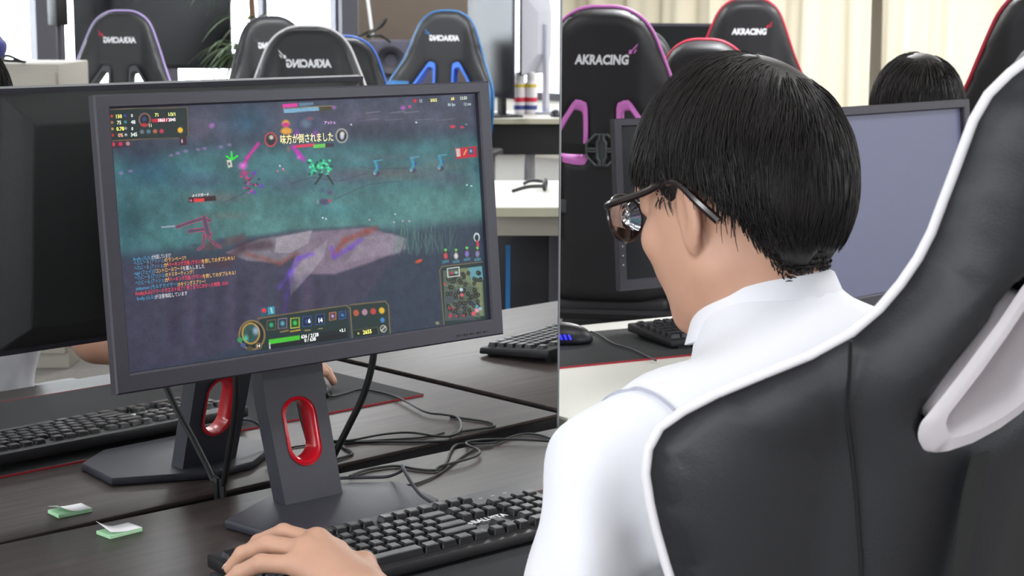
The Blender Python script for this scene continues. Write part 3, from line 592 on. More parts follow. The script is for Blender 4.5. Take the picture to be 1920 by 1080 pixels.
def scrtext(name, body, x, y, h, col, bold=.02, wpx=None, name_parent=None):
    """writing in the plane of the screen: lower left corner, height and width measured on the picture"""
    k = col
    if k not in TXM: TXM[k] = mat('screen_text', col, .6, emit=.58)
    V_, F_ = text_verts(body, 1.0, bold)
    if not V_: return
    xs_ = [v[0] for v in V_]; s0, t0 = st(x, y); s1, t1 = st(x, y-h); X_ = SX0+s0*(SX1-SX0); Z_ = SZ1-t0*(SZ1-SZ0); H_ = abs(t1-t0)*(SZ1-SZ0)
    kz = H_/.72; kx = kz
    if wpx: s2, _t = st(x+wpx, y); kx = (s2-s0)*(SX1-SX0)/(max(xs_)-min(xs_))
    x0 = min(xs_)
    return pymesh(name, [(X_+(v[0]-x0)*kx, .0078, Z_+v[1]*kz) for v in V_], F_, TXM[k], scr)
scrtext('banner_text', '味方が倒されました', 541, 273.5, 14, (226, 214, 150), .008, 98)
T_ = (66, 140, 176); O_ = (222, 176, 92); R2 = (222, 60, 84); Wt = (196, 196, 204)
chat = [(269, 496, [('firefly (ルル)', T_, 34), ('が合図しています！', Wt, 36)]), (270, 503.5, [('へたにーる (アッシュ)', T_, 57), ('のランページ！', O_, 40)]), (271, 513, [('へたにーる (アッシュ)', T_, 55), ('が', O_, 8), ('バーキング万能 (ラカン)', R2, 62), ('を倒してのダブルキル！', O_, 61)]),
 (271, 522.5, [('ragd (フェイ)が', T_, 40), ('コントロールワード', O_, 50), ('を購入しました', Wt, 40)]), (272, 531.5, [('へたにーる (アッシュ)', T_, 57), ('のドミネーティング！', O_, 52)]), (273, 541, [('へたにーる (アッシュ)', T_, 55), ('が', O_, 8), ('バーキング万能 (ラカン)', R2, 62), ('を倒してのダブルキル！', O_, 61)]),
 (274, 551.5, [('shikamon (モルデカイザー) ', T_, 78), ('のキリングスプリー！', O_, 51)]), (274, 561, [('Firefly(ルル)リワードクエスト完了！完了までにかかった時間: 13:54', R2, 172)]), (276, 570.5, [('firefly (ルル)', T_, 34), ('が注意喚起しています', Wt, 60)])]
for (x, y, parts) in chat:
    for (t, c, w_) in parts: scrtext('chat_text', t, x, y, 6.6, c, .0, w_); x += w_; y -= .105*w_
for (t, x, y, h, c) in [('150', 234, 225, 7, (230, 226, 110)), ('0', 262, 223, 6, (190, 200, 200)), ('75', 236, 237, 7, (200, 206, 180)), ('48', 262, 236, 7, (200, 206, 200)), ('0.78', 235, 249, 7, (230, 226, 110)), ('0', 263, 248, 6, (200, 206, 200)), ('0%', 238, 261, 7, (200, 150, 130)), ('345', 262, 260, 7, (200, 206, 200)),
    ('71', 307, 222, 6.4, (230, 230, 120)), ('1/3/1', 332, 221, 6.4, (226, 226, 130)), ('1863 / 2045', 313, 232, 6, (232, 214, 220)), ('11', 296, 242, 6, (210, 210, 180)), ('15', 798, 196, 6, (150, 160, 160)), ('3/0/5', 818, 195, 6, (206, 206, 120)), ('68', 856, 192, 6, (226, 206, 120)), ('13:50', 873, 191, 6, (190, 200, 180)), ('86 fps', 850, 203, 5.5, (140, 156, 160)), ('12 ms', 880, 202, 5.5, (150, 164, 160)),
    ('636 / 2128', 579, 640, 6.6, (226, 230, 226)), ('0 / 638', 585, 646.5, 6.6, (226, 230, 226)), ('+3.1', 649, 628, 6, (216, 226, 216)), ('2655', 692, 631.5, 7.4, (230, 226, 110)), ('6', 592, 611, 8, (236, 240, 245)), ('14', 611, 610, 8, (236, 240, 245)), ('14', 498.4, 657, 5.6, (236, 230, 220)), ('メイジガード', 377, 375, 4.6, (200, 190, 190)), ('アッシュ', 622, 237, 5, (190, 150, 200))]:
    scrtext('game_number', t, x, y, h, c, .03)
# ------------------------------------------------------------ mouse mats
def mouse_mat(name, loc, rz, w, d, label, redfaces=True):
    r = empty(name, loc, rz, label, 'mouse mat')
    MB().box(0, w, -d, 0, 0, .003, bev=.001).build('cloth', M['pad'], r)
    MB().box(.003, w-.003, .0001, .0012, 0, .0026).build('stitched_edge', M['padred'], r); MB().box(.003, w-.003, -d-.0012, -d-.0001, 0, .0032).build('stitched_edge', M['padred'], r)
    return r
mouse_mat('mouse_mat', (.345, -.262, DZ), math.radians(-.4), .76, .40, 'wide black mouse mat with red stitched edge under the player\'s keyboard')
# ------------------------------------------------------------ keyboards
def keycap(w, d=.0155, h=.0085):
    b = MB(); a, t = w/2, .0024
    b.hexa([(-a, -d/2, 0), (-a+t, -d/2+.0022, h), (-a, d/2, 0), (-a+t, d/2-.0014, h), (a, -d/2, 0), (a-t, -d/2+.0022, h), (a, d/2, 0), (a-t, d/2-.0014, h)], bev=.0009, seg=1)
    return b
U1 = .01905
rows = []
kx = lambda spec, y: [(x+w/2, y, w) for x, w in spec]
def row(y, widths, x0=0.0):
    x = x0; o = []
    for w in widths:
        if w > 0: o.append((x+w/2, y, w))
        x += abs(w)
    return o
KEYS = row(5.35, [1, -1, 1, 1, 1, 1, -.5, 1, 1, 1, 1, -.5, 1, 1, 1, 1, -.25, 1, 1, 1])
KEYS += row(4.0, [1]*13+[2, -.25, 1, 1, 1, -.25, 1, 1, 1, 1])
KEYS += row(3.0, [1.5]+[1]*12+[1.5, -.25, 1, 1, 1, -.25, 1, 1, 1])
KEYS += row(2.0, [1.75]+[1]*11+[2.25, -3.5, 1, 1, 1])
KEYS += row(1.0, [2.25]+[1]*10+[2.75, -1.25, 1, -1.25, 1, 1, 1])
KEYS += row(0.0, [1.25, 1.25, 1.25, 6.25, 1.25, 1.25, 1.25, 1.25, -.25, 1, 1, 1, -.25, 2, 1])
_km = {}
def keyboard(loc, rz, label, logo=False, group=None, single=False):
    r = empty('keyboard', loc, rz, label, 'keyboard', group)
    W_, D_ = .447, .146
    b = MB(); z1 = .022; z2 = .030
    b.hexa([(-W_/2, -D_/2, .004), (-W_/2, -D_/2+.002, z1-.006), (-W_/2, D_/2, .010), (-W_/2, D_/2, z2-.004), (W_/2, -D_/2, .004), (W_/2, -D_/2+.002, z1-.006), (W_/2, D_/2, .010), (W_/2, D_/2, z2-.004)], bev=.003)
    for sx in (-1, 1): b.box(sx*.19-.014, sx*.19+.014, D_/2-.02, D_/2-.006, 0, .012, bev=.001); b.box(sx*.19-.014, sx*.19+.014, -D_/2+.006, -D_/2+.016, 0, .006)
    b.build('case', M['kb'], r)
    x0 = -.2165; yk = -.052; slope = (z2-z1)/D_
    for (kx_, ky_, w) in KEYS:
        k = round(w, 2)
        if k not in _km:
            o = keycap(w*U1-.0016).build('keycap', M['key'], r); _km[k] = o.data
        else:
            o = link(bpy.data.objects.new('keycap', _km[k]), r)
        y_ = yk+ky_*U1; o.location = (x0+kx_*U1, y_, z1-.0075+(y_+D_/2)*slope+.001); o.rotation_euler = (slope, 0, 0)
    # the two tall numpad keys
    for yy in (2.5, .5):
        if 'tall' not in _km:
            o = keycap(U1-.0016, d=U1*2-.0035).build('keycap', M['key'], r); _km['tall'] = o.data
        else: o = link(bpy.data.objects.new('keycap', _km['tall']), r)
        y_ = yk+yy*U1; o.location = (x0+22.0*U1, y_, z1-.0065+(y_+D_/2)*slope)
    led = MB()
    for k in range(3): led.box(x0+(18.9+k)*U1, x0+(19.2+k)*U1, yk+5.3*U1, yk+5.36*U1, .0226, .0245)
    led.build('indicator', M['textwhite'], r)
    if logo:
        V_, F_ = text_verts('BALLISTA', 1.0, .035); mw = max(v[0] for v in V_); k_ = .052/mw; ox = x0+15.15*U1
        y_ = yk+1.72*U1; zz = lambda y: z1-.0045+(y+D_/2)*slope
        pymesh('logo_text', [(ox+.007+v[0]*k_, y_+v[1]*k_*1.1, zz(y_+v[1]*k_)+.0015) for v in V_], F_, M['textwhite'], r)
        MB().prism([(ox, y_+.001), (ox+.003, y_-.001), (ox+.006, y_+.002), (ox+.004, y_+.0065), (ox+.001, y_+.006)], zz(y_)+.001, zz(y_)+.0018).build('logo_emblem', M['textwhite'], r)
    return r
kb1 = keyboard((.556, -.352, DZ+.003), math.radians(-2.0), 'full size black keyboard in front of the lit monitor under the hand', logo=True)
kb2 = keyboard((1.62, -.43, DZ), math.radians(-14), 'black keyboard on the right dark desk, seen only in the mirror')
# ------------------------------------------------------------ mice
def mouse(loc, rz, label, light=False):
    r = empty('computer_mouse', loc, rz, label, 'mouse')
    def f(X, Y, Z):
        s = ell(X, Y, Z, (0, 0, .006), (.031, .061, .033)); s = smax(s, -Z+.001, .004); s = smax(s, np.abs(X)-.030, .006); return s
    V_, F_ = surface_nets(f, (-.04, -.07, -.006), (.04, .07, .05), .003); pymesh('shell', V_, F_, M['dark'], r)
    MB().lathe([(0, -.003), (.011, -.003), (.012, 0), (.011, .003), (0, .003)], 20, Matrix.Translation((0, .035, .028)) @ Matrix.Rotation(PI/2, 4, 'Y')).build('scroll_wheel', M['black'], r)
    MB().tube([(0, .058, .026), (0, .03, .0355), (0, .005, .0385)], .0007, 6).build('button_seam', M['black'], r)
    if light:
        b = MB()
        for k in range(3): b.tube([(-.0315+.0*k, -.018+k*.008, .012), (-.0318, -.014+k*.008, .021)], .0016, 6)
        b.build('side_light', M['led'], r)
    return r
mouse((.972, -.402, DZ+.003), math.radians(4), 'black mouse under the player\'s right hand, seen in the mirror')
# ------------------------------------------------------------ cables
def cable(pts, r_, label, m=None, name='cable', k=6):
    o = MB().tube(pts, r_, 8, smooth=k).build(name, m or M['black']); return tag(o, label, 'cable')
def desk_path(P, z, mirrored=False): return [tuple(mz(x, y, z) if mirrored else at_z(x, y, z)) for x, y in P]
cable(desk_path([(1056, 836), (1049, 831), (1016, 817), (977, 814), (925, 830), (868, 832), (853, 836), (844, 848), (836, 868), (820, 881), (784, 880), (747, 874), (716, 876), (685, 882), (656, 893)], DZ+.0022), .0019, 'thin black cable looping behind the monitor base towards the desk corner')
cable(desk_path([(925, 836), (885, 845), (852, 867), (820, 890), (779, 907), (740, 912)], DZ+.0017), .0014, 'thinnest black cable on the desk right of the monitor base')
cable([(.664, -.283, DZ+.016), (.664, -.27, DZ+.02), (.668, -.235, DZ+.026), (.684, -.19, DZ+.040), (.700, -.165, DZ+.042), (.712, -.15, DZ+.03)]+[tuple(at_z(x, y, DZ+.014)) for x, y in [(729, 893), (700, 895), (650, 896)]]+[(.66, -.03, DZ+.003)], .0022, 'grey black keyboard cable rising over the monitor base', M['stand'])
mp_ = desk_path([(645, 738), (677, 730), (715, 736), (750, 747), (797, 772), (830, 777), (856, 782), (865, 794), (862, 808), (845, 817), (820, 818), (770, 811), (720, 814), (660, 825), (625, 827)], DZ+.0055, True)
cable([(.972, -.345, DZ+.012), (.972, -.335, DZ+.0075)]+mp_, .0017, 'long mouse cable that curls over the desk, seen in the mirror')
cable([(.500, -.085, .93), (.504, -.088, .89), (.512, -.072, .84), (.524, -.042, .79), (.534, -.013, .74), (.536, -.0065, .715), (.536, -.0062, .45)], .0042, 'thick black cable hanging left behind the monitor into the desk gap')
cable([(.716, -.085, .95), (.716, -.09, .895), (.712, -.075, .84), (.704, -.050, .79), (.699, -.020, .74), (.698, -.0105, .715), (.698, -.0098, .45)], .0046, 'thick black cable hanging right behind the monitor into the desk gap')
# ------------------------------------------------------------ sticky note pads
def postit(c0, label, curl):
    P0, P1, P2 = [np.array(p) for p in c0]          # left, front, right corners on the desk
    r = empty('sticky_note_pad', (float(P1[0]), float(P1[1]), DZ), 0, label, 'sticky notes', None)
    L = P0-P1; Wd = P2-P1; h = .0045
    q = [(0, 0), (Wd[0], Wd[1]), (Wd[0]+L[0], Wd[1]+L[1]), (L[0], L[1])]
    MB().prism([(float(a), float(b_)) for a, b_ in q], .0, h, bev=.0004, seg=1).build('pad_block', M['green'], r)
    V_ = []; F_ = []
    for j in range(9):
        t = j/8; lift = .011*max(0, (t-.45)/.55)**1.6
        for i in range(2):
            p = Wd*(1-t*(1.0 if i else .98))+L*i*.99
            V_.append((p[0], p[1], h+.0006+lift*(1.0 if i else .35)))
    for j in range(8): F_.append((2*j, 2*j+1, 2*j+3, 2*j+2))
    o = pymesh('top_sheet', V_, F_, M['paper'], r); s_ = o.modifiers.new('s', 'SOLIDIFY'); s_.thickness = .0003
    return r
postit([(.333, -.044), (.3345, -.073), (.379, -.0705)], 'small pale green sticky note pad with curled white top sheet on the desk', 1)
# ------------------------------------------------------------ racing style office chairs
OUT = [(0, .20), (.08, .235), (.2, .262), (.32, .282), (.40, .288), (.47, .282), (.53, .262), (.58, .238), (.64, .212), (.70, .190), (.76, .168), (.82, .143), (.86, .112), (.885, .07), (.893, .03)]
HOLE = [(.052, .475), (.052, .585), (.060, .602), (.076, .606), (.090, .595), (.148, .500), (.152, .478), (.140, .462), (.110, .452), (.066, .448), (.055, .456)]
PIV = (-.22, .45)
def outline(n=1):
    P = [(w, h) for h, w in OUT]; R_ = spline([(x, h, 0) for x, h in P], 3); R_ = [(p.x, p.y) for p in R_]
    return R_+[(-x, h) for x, h in R_[::-1]]
OUT0 = list(OUT)
OUT_P = [(0, .20), (.08, .235), (.2, .262), (.32, .269), (.40, .272), (.47, .290), (.53, .296), (.58, .268), (.64, .204), (.70, .175), (.76, .167), (.82, .157), (.86, .112), (.885, .069), (.893, .03)]
WG = [.05, .085, .115, .10, .045, .03]; PUFF = 1.0; PIPE_R = .0058; CX, CB = [0, .11, .17, .30], [.062, .056, .030, .026]
OL = outline(); HL = [(p.x, p.y) for p in spline([(x, h, 0) for x, h in HOLE], 2, True)]; HR = [(-x, h) for x, h in HL][::-1]
def segdist(P, poly):
    P = np.array(P); d = np.full(len(P), 1e9); n = len(poly)
    for i in range(n):
        a = np.array(poly[i]); b_ = np.array(poly[(i+1) % n]); e = b_-a
        t = np.clip(((P-a)@e)/(e@e+1e-12), 0, 1); d = np.minimum(d, np.hypot(*(P-a-t[:, None]*e).T))
    return d
def fwd(x, h):
    ax = np.abs(x); Wg = np.interp(h, [0, .15, .4, .55, .68, .9], WG)
    return Wg*(np.clip((ax-.10)/.18, 0, 1.2))**1.5+np.interp(h, [0, .5, .9], [0, 0, -.005])
def back_y(x, h, d):      # rear surface (unreclined y), d = distance to the edge
    t = np.sqrt(np.clip(1-(1-np.minimum(d/.035, 1))**2, 0, 1)); ax = np.abs(x)
    c = np.interp(ax, CX, CB)
    return fwd(x, h)-c*t
def front_y(x, h, d):
    t = np.sqrt(np.clip(1-(1-np.minimum(d/.045, 1))**2, 0, 1)); ax = np.abs(x)
    c = np.interp(ax, [0, .10, .15, .22, .30], [.035, .038, .055*PUFF, .05*PUFF, .03*PUFF])
    return fwd(x, h)+c*t
def place(x, y, h, rec):
    c, s = math.cos(rec), math.sin(rec); return (x, PIV[0]+y*c-h*s, PIV[1]+h*c+y*s)
def back_mesh(rec, step=.016):
    pts = list(OL)+list(HL)+list(HR); n0, n1 = len(OL), len(HL)
    ed = [(i, (i+1) % n0) for i in range(n0)]+[(n0+i, n0+(i+1) % n1) for i in range(n1)]+[(n0+n1+i, n0+n1+(i+1) % n1) for i in range(n1)]
    rings = []
    g = [(x+(step/2 if j % 2 else 0), h) for j, h in enumerate(np.arange(.01, .89, step*.87)) for x in np.arange(-.3, .3, step)]
    g = [p for p in g if inpoly(p, OL) and not inpoly(p, HL) and not inpoly(p, HR)]
    dd = np.minimum(segdist(g, OL), np.minimum(segdist(g, HL), segdist(g, HR))); g = [p for p, q in zip(g, dd) if q > step*.45]
    # extra ring of points close to the edges keeps the rounded rim smooth
    pts += g
    R_ = geometry.delaunay_2d_cdt([Vector(p) for p in pts], ed, [], 0, 1e-7)
    P = [(v.x, v.y) for v in R_[0]]; T_ = [f for f in R_[2]]
    def keep(f):
        c = (sum(P[i][0] for i in f)/3, sum(P[i][1] for i in f)/3); return inpoly(c, OL) and not inpoly(c, HL) and not inpoly(c, HR)
    T_ = [f for f in T_ if keep(f)]; Pn = np.array(P)
    dO = segdist(P, OL); dh = np.minimum(segdist(P, HL), segdist(P, HR)); d = np.minimum(dO, dh+.008)
    d = np.where(d < 1e-5, 0, d)
    fy = front_y(Pn[:, 0], Pn[:, 1], d); by = back_y(Pn[:, 0], Pn[:, 1], d)
    V_ = [place(Pn[i, 0], fy[i], Pn[i, 1], rec) for i in range(len(P))]+[place(Pn[i, 0], by[i], Pn[i, 1], rec) for i in range(len(P))]; N = len(P)
    F_ = [(f[0], f[2], f[1]) for f in T_]+[(f[0]+N, f[1]+N, f[2]+N) for f in T_]
    ec = {}
    for f in T_:
        for k in range(3):
            e = (f[k], f[(k+1) % 3]); kk = tuple(sorted(e)); ec.setdefault(kk, []).append(e)
    for kk, l in ec.items():
        if len(l) == 1 and dh[kk[0]] < 1e-4 and dh[kk[1]] < 1e-4: a, b_ = l[0]; F_.append((a, b_, b_+N, a+N))
    return V_, F_
_bc = {}
def weld(o, d=1e-5):
    t = bmesh.new(); t.from_mesh(o.data); bmesh.ops.remove_doubles(t, verts=t.verts, dist=d); bmesh.ops.recalc_face_normals(t, faces=t.faces); t.to_mesh(o.data); t.free(); return o
def recolor(o, m):
    me = o.data.copy(); me.materials.clear(); me.materials.append(m); o.data = me
ACC = {}
def gaming_chair(loc, rz, label, pipe, accent, logo='rear', lift=0.0, rec=math.radians(14), group='racing style office chairs', lumbar=False, logo_h=.735, wingacc=None, logocol=None, straps=False, headrest=False, step=.016):
    r = empty('gaming_chair', loc, rz, label, 'chair', group)
    key = (round(rec, 3), step)
    if key not in _bc:
        V_, F_ = back_mesh(rec, step); o = weld(pymesh('backrest', V_, F_, M['leather'], r, ang=70)); _bc[key] = o.data
    else: o = link(bpy.data.objects.new('backrest', _bc[key]), r)
    back = o; Z = Vector((0, 0, lift))
    def fin(o_, par=None):
        if par is None: o_.location = (0, 0, lift)
        return o_
    fin(back)
    pth = [place(x, float(fwd(x, h)), h, rec) for x, h in OL]
    MB().tube(pth, PIPE_R, 8, closed=False).build('piping', pipe, back, ang=60)
    for H_, sgn in ((HL, 1), (HR, -1)):
        cx = sum(p[0] for p in H_)/len(H_); ch = sum(p[1] for p in H_)/len(H_)
        g = MB(); rings = []; H2 = [((x-cx)*.94+cx, (h-ch)*.94+ch) for x, h in H_]
        for (sc, side, off_) in ((1.34, 'b', -.001), (1.30, 'b', -.007), (1.04, 'b', -.008), (.96, 'b', -.002), (.93, 'f', -.004), (.98, 'f', .008), (1.28, 'f', .007), (1.32, 'f', 0)):
            rg = []
            for x, h in H2:
                x_, h_ = (x-cx)*sc+cx, (h-ch)*sc+ch; dd = .02
                y_ = float(back_y(x_, h_, dd) if side == 'b' else front_y(x_, h_, dd)); rg.append(g.bm.verts.new(place(x_, y_+off_, h_, rec)))
            rings.append(rg)
        for a, c in zip(rings[:-1], rings[1:]):
            for i in range(len(a)): g.bm.faces.new((a[i], a[(i+1) % len(a)], c[(i+1) % len(a)], c[i]))
        g.build('opening_trim', accent, back, ang=50)
    if wingacc:
        for sgn in (-1, 1):
            V_ = []; F_ = []; nn = 10
            for j in range(nn):
                h = .30+.22*j/(nn-1)
                for i in range(6):
                    x = sgn*(.17+(np.interp(h, [a for a, _ in OUT], [c for _, c in OUT])-.177)*i/5); dd = max(.002, float(segdist([(x, h)], OL)[0]))
                    V_.append(place(x, float(front_y(x, h, dd))+.003, h, rec))
            for j in range(nn-1):
                for i in range(5): a = j*6+i; F_.append((a, a+1, a+7, a+6))
            pymesh('side_panel', V_, F_, wingacc, back)
    lw = .155
    V0, F0 = text_verts('AKRACING', 1.0, .042); mw = max(v[0] for v in V0); k_ = lw/mw; nseg = 1
    for side in (('r', 'f') if logo == 'both' else (('r',) if logo == 'rear' else ('f',))):
        V_ = []
        arrow = [[(.93, 1.02), (1.05, 1.02), (1.02, .78), (.90, .78)], [(1.06, 1.22), (1.17, 1.34), (1.14, 1.06), (1.03, .98)]]
        def onto(u, v, lift_=.0016):
            x = (u-lw/2); h = logo_h+v
            if side == 'r': return place(x, float(back_y(x, h, .05))-lift_, h, rec)
            return place(-x, float(front_y(x, h, .05))+lift_, h, rec)
        V_ = [onto(v[0]*k_+(v[1]*k_*.12), v[1]*k_*1.25) for v in V0]
        lg = pymesh('logo_text', V_, F0, M['logo'], back)
        b = MB()
        for q in ([(1.0, .030), (1.06, .030), (1.08, .042), (1.02, .042)], [(1.06, .036), (1.16, .052), (1.19, .062), (1.09, .046)], [(1.10, .030), (1.15, .038), (1.16, .046), (1.11, .038)]):
            b.bm.faces.new([b.bm.verts.new(onto(u*lw, v, .0018)) for u, v in q])
        b.build('logo_emblem', logocol or pipe, lg)
    # rear straps with the octagonal cushion buckle
    if straps:
        b = MB()
        P = [place(x, min(float(back_y(x, .475, .03)), .01)-.006 if abs(x) > .05 else -.066, .482, rec) for x in np.linspace(-.16, .16, 17)]
        for a, c in zip(P[:-1], P[1:]):
            a, c = Vector(a), Vector(c); up = Vector((0, -math.sin(rec), math.cos(rec)))*.016; q = Vector((0, -.002, 0))
            vs = [b.bm.verts.new(v) for v in (a-up, c-up, c+up, a+up, a-up+q, c-up+q, c+up+q, a+up+q)]
            b.bm.faces.new(vs[:4]); b.bm.faces.new(vs[4:][::-1]); b.bm.faces.new((vs[0], vs[1], vs[5], vs[4])); b.bm.faces.new((vs[3], vs[2], vs[6], vs[7]))
        stp = b.build('strap', M['strap'], back)
        b = MB(); oc = [(.046*math.cos(PI/8+k*PI/4)*1.05, .482+.050*math.sin(PI/8+k*PI/4)) for k in range(8)]
        b.tube([place(x, -.074, h, rec) for x, h in oc], .004, 6, closed=True)
        for sx in (-.008, .008): b.tube([place(sx*(1.6 if abs(h-.482) < .03 else .7), -.076, h, rec) for h in (.436, .450, .458, .506, .514, .530)], .0042, 6)
        for dh in (-.004, .004):
            for sx in (-1, 1): b.tube([place(sx*.014, -.076, .482+dh, rec), place(sx*.044, -.076, .482+dh, rec)], .0036, 6)
        b.hexa([place(x, y, h, rec) for x in (-.012, .012) for y in (-.073, -.069) for h in (.44, .525)])
        b.build('strap_buckle', M['chrome'], stp)
        for sx in (-1, 1):
            b = MB(); V1 = []
            hs = np.linspace(.455, .20, 12)
            for a, c in zip(hs[:-1], hs[1:]):
                pa = [place(sx*.125+dx, float(back_y(sx*.125, a, .05))-.004-e, a, rec) for dx in (-.012, .012) for e in (0, .002)]; pc = [place(sx*.125+dx, float(back_y(sx*.125, c, .05))-.004-e, c, rec) for dx in (-.012, .012) for e in (0, .002)]
                b.hexa([pa[0], pc[0], pa[1], pc[1], pa[2], pc[2], pa[3], pc[3]])
            st_ = b.build('strap', M['strap'], back)
            b = MB(); b.hexa([place(sx*.125+dx, float(back_y(sx*.125, h, .05))-.004-e, h, rec) for dx in (-.017, .017) for e in (0, .009) for h in (.285, .325)], bev=.002)
            b.build('strap_buckle', M['chrome'], st_)
    if headrest:
        pass
    # seat, arms, base
    y0, y1 = -.25, .25; L = lift
    b = MB(); b.box(-.20, .20, y0, y1, .385+L, .465+L, bev=.03, seg=4); st0 = b.build('seat', M['leather'], r, ang=50)
    for sx in (-1, 1):
        b = MB(); b.tube([(sx*.225, y0+.03, .43+L), (sx*.235, 0, .455+L), (sx*.225, y1-.02, .435+L)], [.04, .045, .04], 12, smooth=6); b.build('seat_bolster', M['leather'], st0)
        a = MB(); a.box(sx*.30-.02, sx*.30+.02, -.07, .05, .40+L, .62+L, bev=.008); a.box(min(sx*.30, sx*.12), max(sx*.30, sx*.12), -.05, .03, .375+L, .4+L, bev=.004)
        ar = a.build('armrest_post', M['dark'], r); MB().box(sx*.30-.045, sx*.30+.045, -.14, .13, .62+L, .65+L, bev=.012, seg=3).build('arm_pad', M['dark'], ar)
    MB().box(-.14, .14, -.16, .14, .345+L, .386+L, bev=.01).build('tilt_mechanism', M['dark'], r)
    MB().tube([(-.24, -.235, .41+L), (.24, -.235, .41+L)], .022, 10).build('recline_hinge', M['dark'], r)
    MB().lathe([(0, .10), (.028, .10), (.028, .26), (.018, .262), (.018, .35+L), (0, .35+L)], 18).build('gas_lift', M['dark'], r)
    for k in range(5):
        a = 2*PI*k/5+.3; R_ = Matrix.Rotation(a, 4, 'Z')
        lg = MB().hexa([(.02, -.03, .07), (.02, -.03, .13), (.02, .03, .07), (.02, .03, .13), (.33, -.018, .062), (.33, -.018, .085), (.33, .018, .062), (.33, .018, .085)], bev=.006, M=R_).build('base_arm', M['dark'], r)
        c = MB(); 
        for s_ in (-.012, .012): c.lathe([(0, -.009), (.026, -.009), (.029, 0), (.026, .009), (0, .009)], 14, R_ @ Matrix.Translation((.315, s_*1.3, .029)) @ Matrix.Rotation(PI/2, 4, 'X'))
        c.lathe([(0, .03), (.008, .03), (.008, .07), (0, .07)], 10, R_ @ Matrix.Translation((.315, 0, 0)))
        c.build('caster', M['black'], lg)
    return r
def yaw_to(P, Q): return math.atan2(-(Q[0]-P[0]), Q[1]-P[1])       # local +y towards Q
# the player's own chair, seen from behind on the right
OUT = OUT_P; WG = [.05, .085, .095, .119, .098, .055]; OL = outline(); PUFF = .3; PIPE_R = .0038; CX, CB = [0, .10, .15, .178, .198, .214, .235, .30], [.046, .048, .050, .046, .032, .022, .028, .026]
HOLE_P = [(.106, .630), (.107, .672), (.113, .690), (.126, .694), (.138, .682), (.165, .612), (.170, .596), (.167, .585), (.158, .583), (.120, .608)]
HL0, HR0 = HL, HR; HL = [(p.x, p.y) for p in spline([(x, h, 0) for x, h in HOLE_P], 3, True)]; HR = [(-x, h) for x, h in HL][::-1]
pc = gaming_chair((.538, -.815, 0), -.039, 'black chair with white piping and white trimmed openings, nearest the camera', M['pipew'], M['framew'], logo='both', lift=.025, rec=.208, group=None, straps=False, step=.012)
b = MB()
rec_ = .208; hs = np.linspace(.600, .22, 16)
for a, c in zip(hs[:-1], hs[1:]):
    f_ = lambda h: float(back_y(-.151, h, .05))-.006-.012*math.sin(PI*np.clip((.58-h)/.36, 0, 1))
    pa = [place(-.151+dx, f_(a)-e, a, rec_) for dx in (-.010, .010) for e in (0, .002)]; pc_ = [place(-.151+dx, f_(c)-e, c, rec_) for dx in (-.010, .010) for e in (0, .002)]
    b.hexa([pa[0], pc_[0], pa[1], pc_[1], pa[2], pc_[2], pa[3], pc_[3]])
s_ = b.build('strap', M['strap'], pc.children[0])
MB().hexa([place(-.151+dx, float(back_y(-.151, .37, .05))-.010-e, h, rec_) for dx in (-.019, .019) for e in (0, .01) for h in (.36, .39)], bev=.002).build('strap_buckle', M['chrome'], s_)
for sx in (-1, 1): MB().tube([place(sx*x, float(back_y(sx*x, h, .05))-.0003, h, .208) for x, h in ((.228, .668), (.222, .645), (.214, .61), (.205, .57), (.198, .53), (.192, .48), (.19, .42), (.192, .3), (.195, .18))], .0015, 6, smooth=4).build('seam', M['black'], pc.children[0])
OUT = OUT0; WG = [.05, .085, .115, .10, .045, .03]; OL = outline(); PUFF = 1.0; PIPE_R = .0058; CX, CB = [0, .11, .17, .30], [.062, .056, .030, .026]; HL, HR = HL0, HR0
def bgchair(x, y, D, top, turn, label, pipe, accent, mir_=False, front=False, rec=8, **k):
    P = at_d(x, y, D); tgt = CAM.copy()
    a = yaw_to(P, tgt)+(PI if not front else 0)+math.radians(turn)
    rec = math.radians(rec); hh = .893
    lift = P[2]-(PIV[1]+hh*math.cos(rec))
    # the seat centre lies in front of the head of the backrest
    oy = PIV[0]-hh*math.sin(rec)
    c, s = math.cos(a), math.sin(a); cx, cy = P[0]+oy*s, P[1]-oy*c
    if mir_: cy = -cy; a = PI-a
    return gaming_chair((cx, cy, 0), a, label, pipe, accent, lift=lift, rec=rec, **k)
bgchair(1132, 12, 5.2, 0, -6, 'black chair with pink piping and pink openings beside the mirror edge', M['pink'], M['pink'], straps=True, logo='rear')
bgchair(1405, -4, 8.2, 0, 4, 'tall black chair with thin red piping and red emblem before the curtains', M['redpipe'], M['redpipe'], logo='rear')
bgchair(1322, 74, 6.4, 0, -14, 'low black chair with bright red piping just behind the player\'s hair', M['redpipe'], M['redpipe'], logo='front')
bgchair(1186, 54, 7.0, 0, 10, 'plain black chair half hidden behind the pink trimmed chair', M['greypipe'], M['greypipe'], logo='front')
bgchair(1990, -30, 4.3, 0, 0, 'black chair with dark red piping at the right edge, behind the blank monitor', M['redpipe'], M['redpipe'], logo='rear')
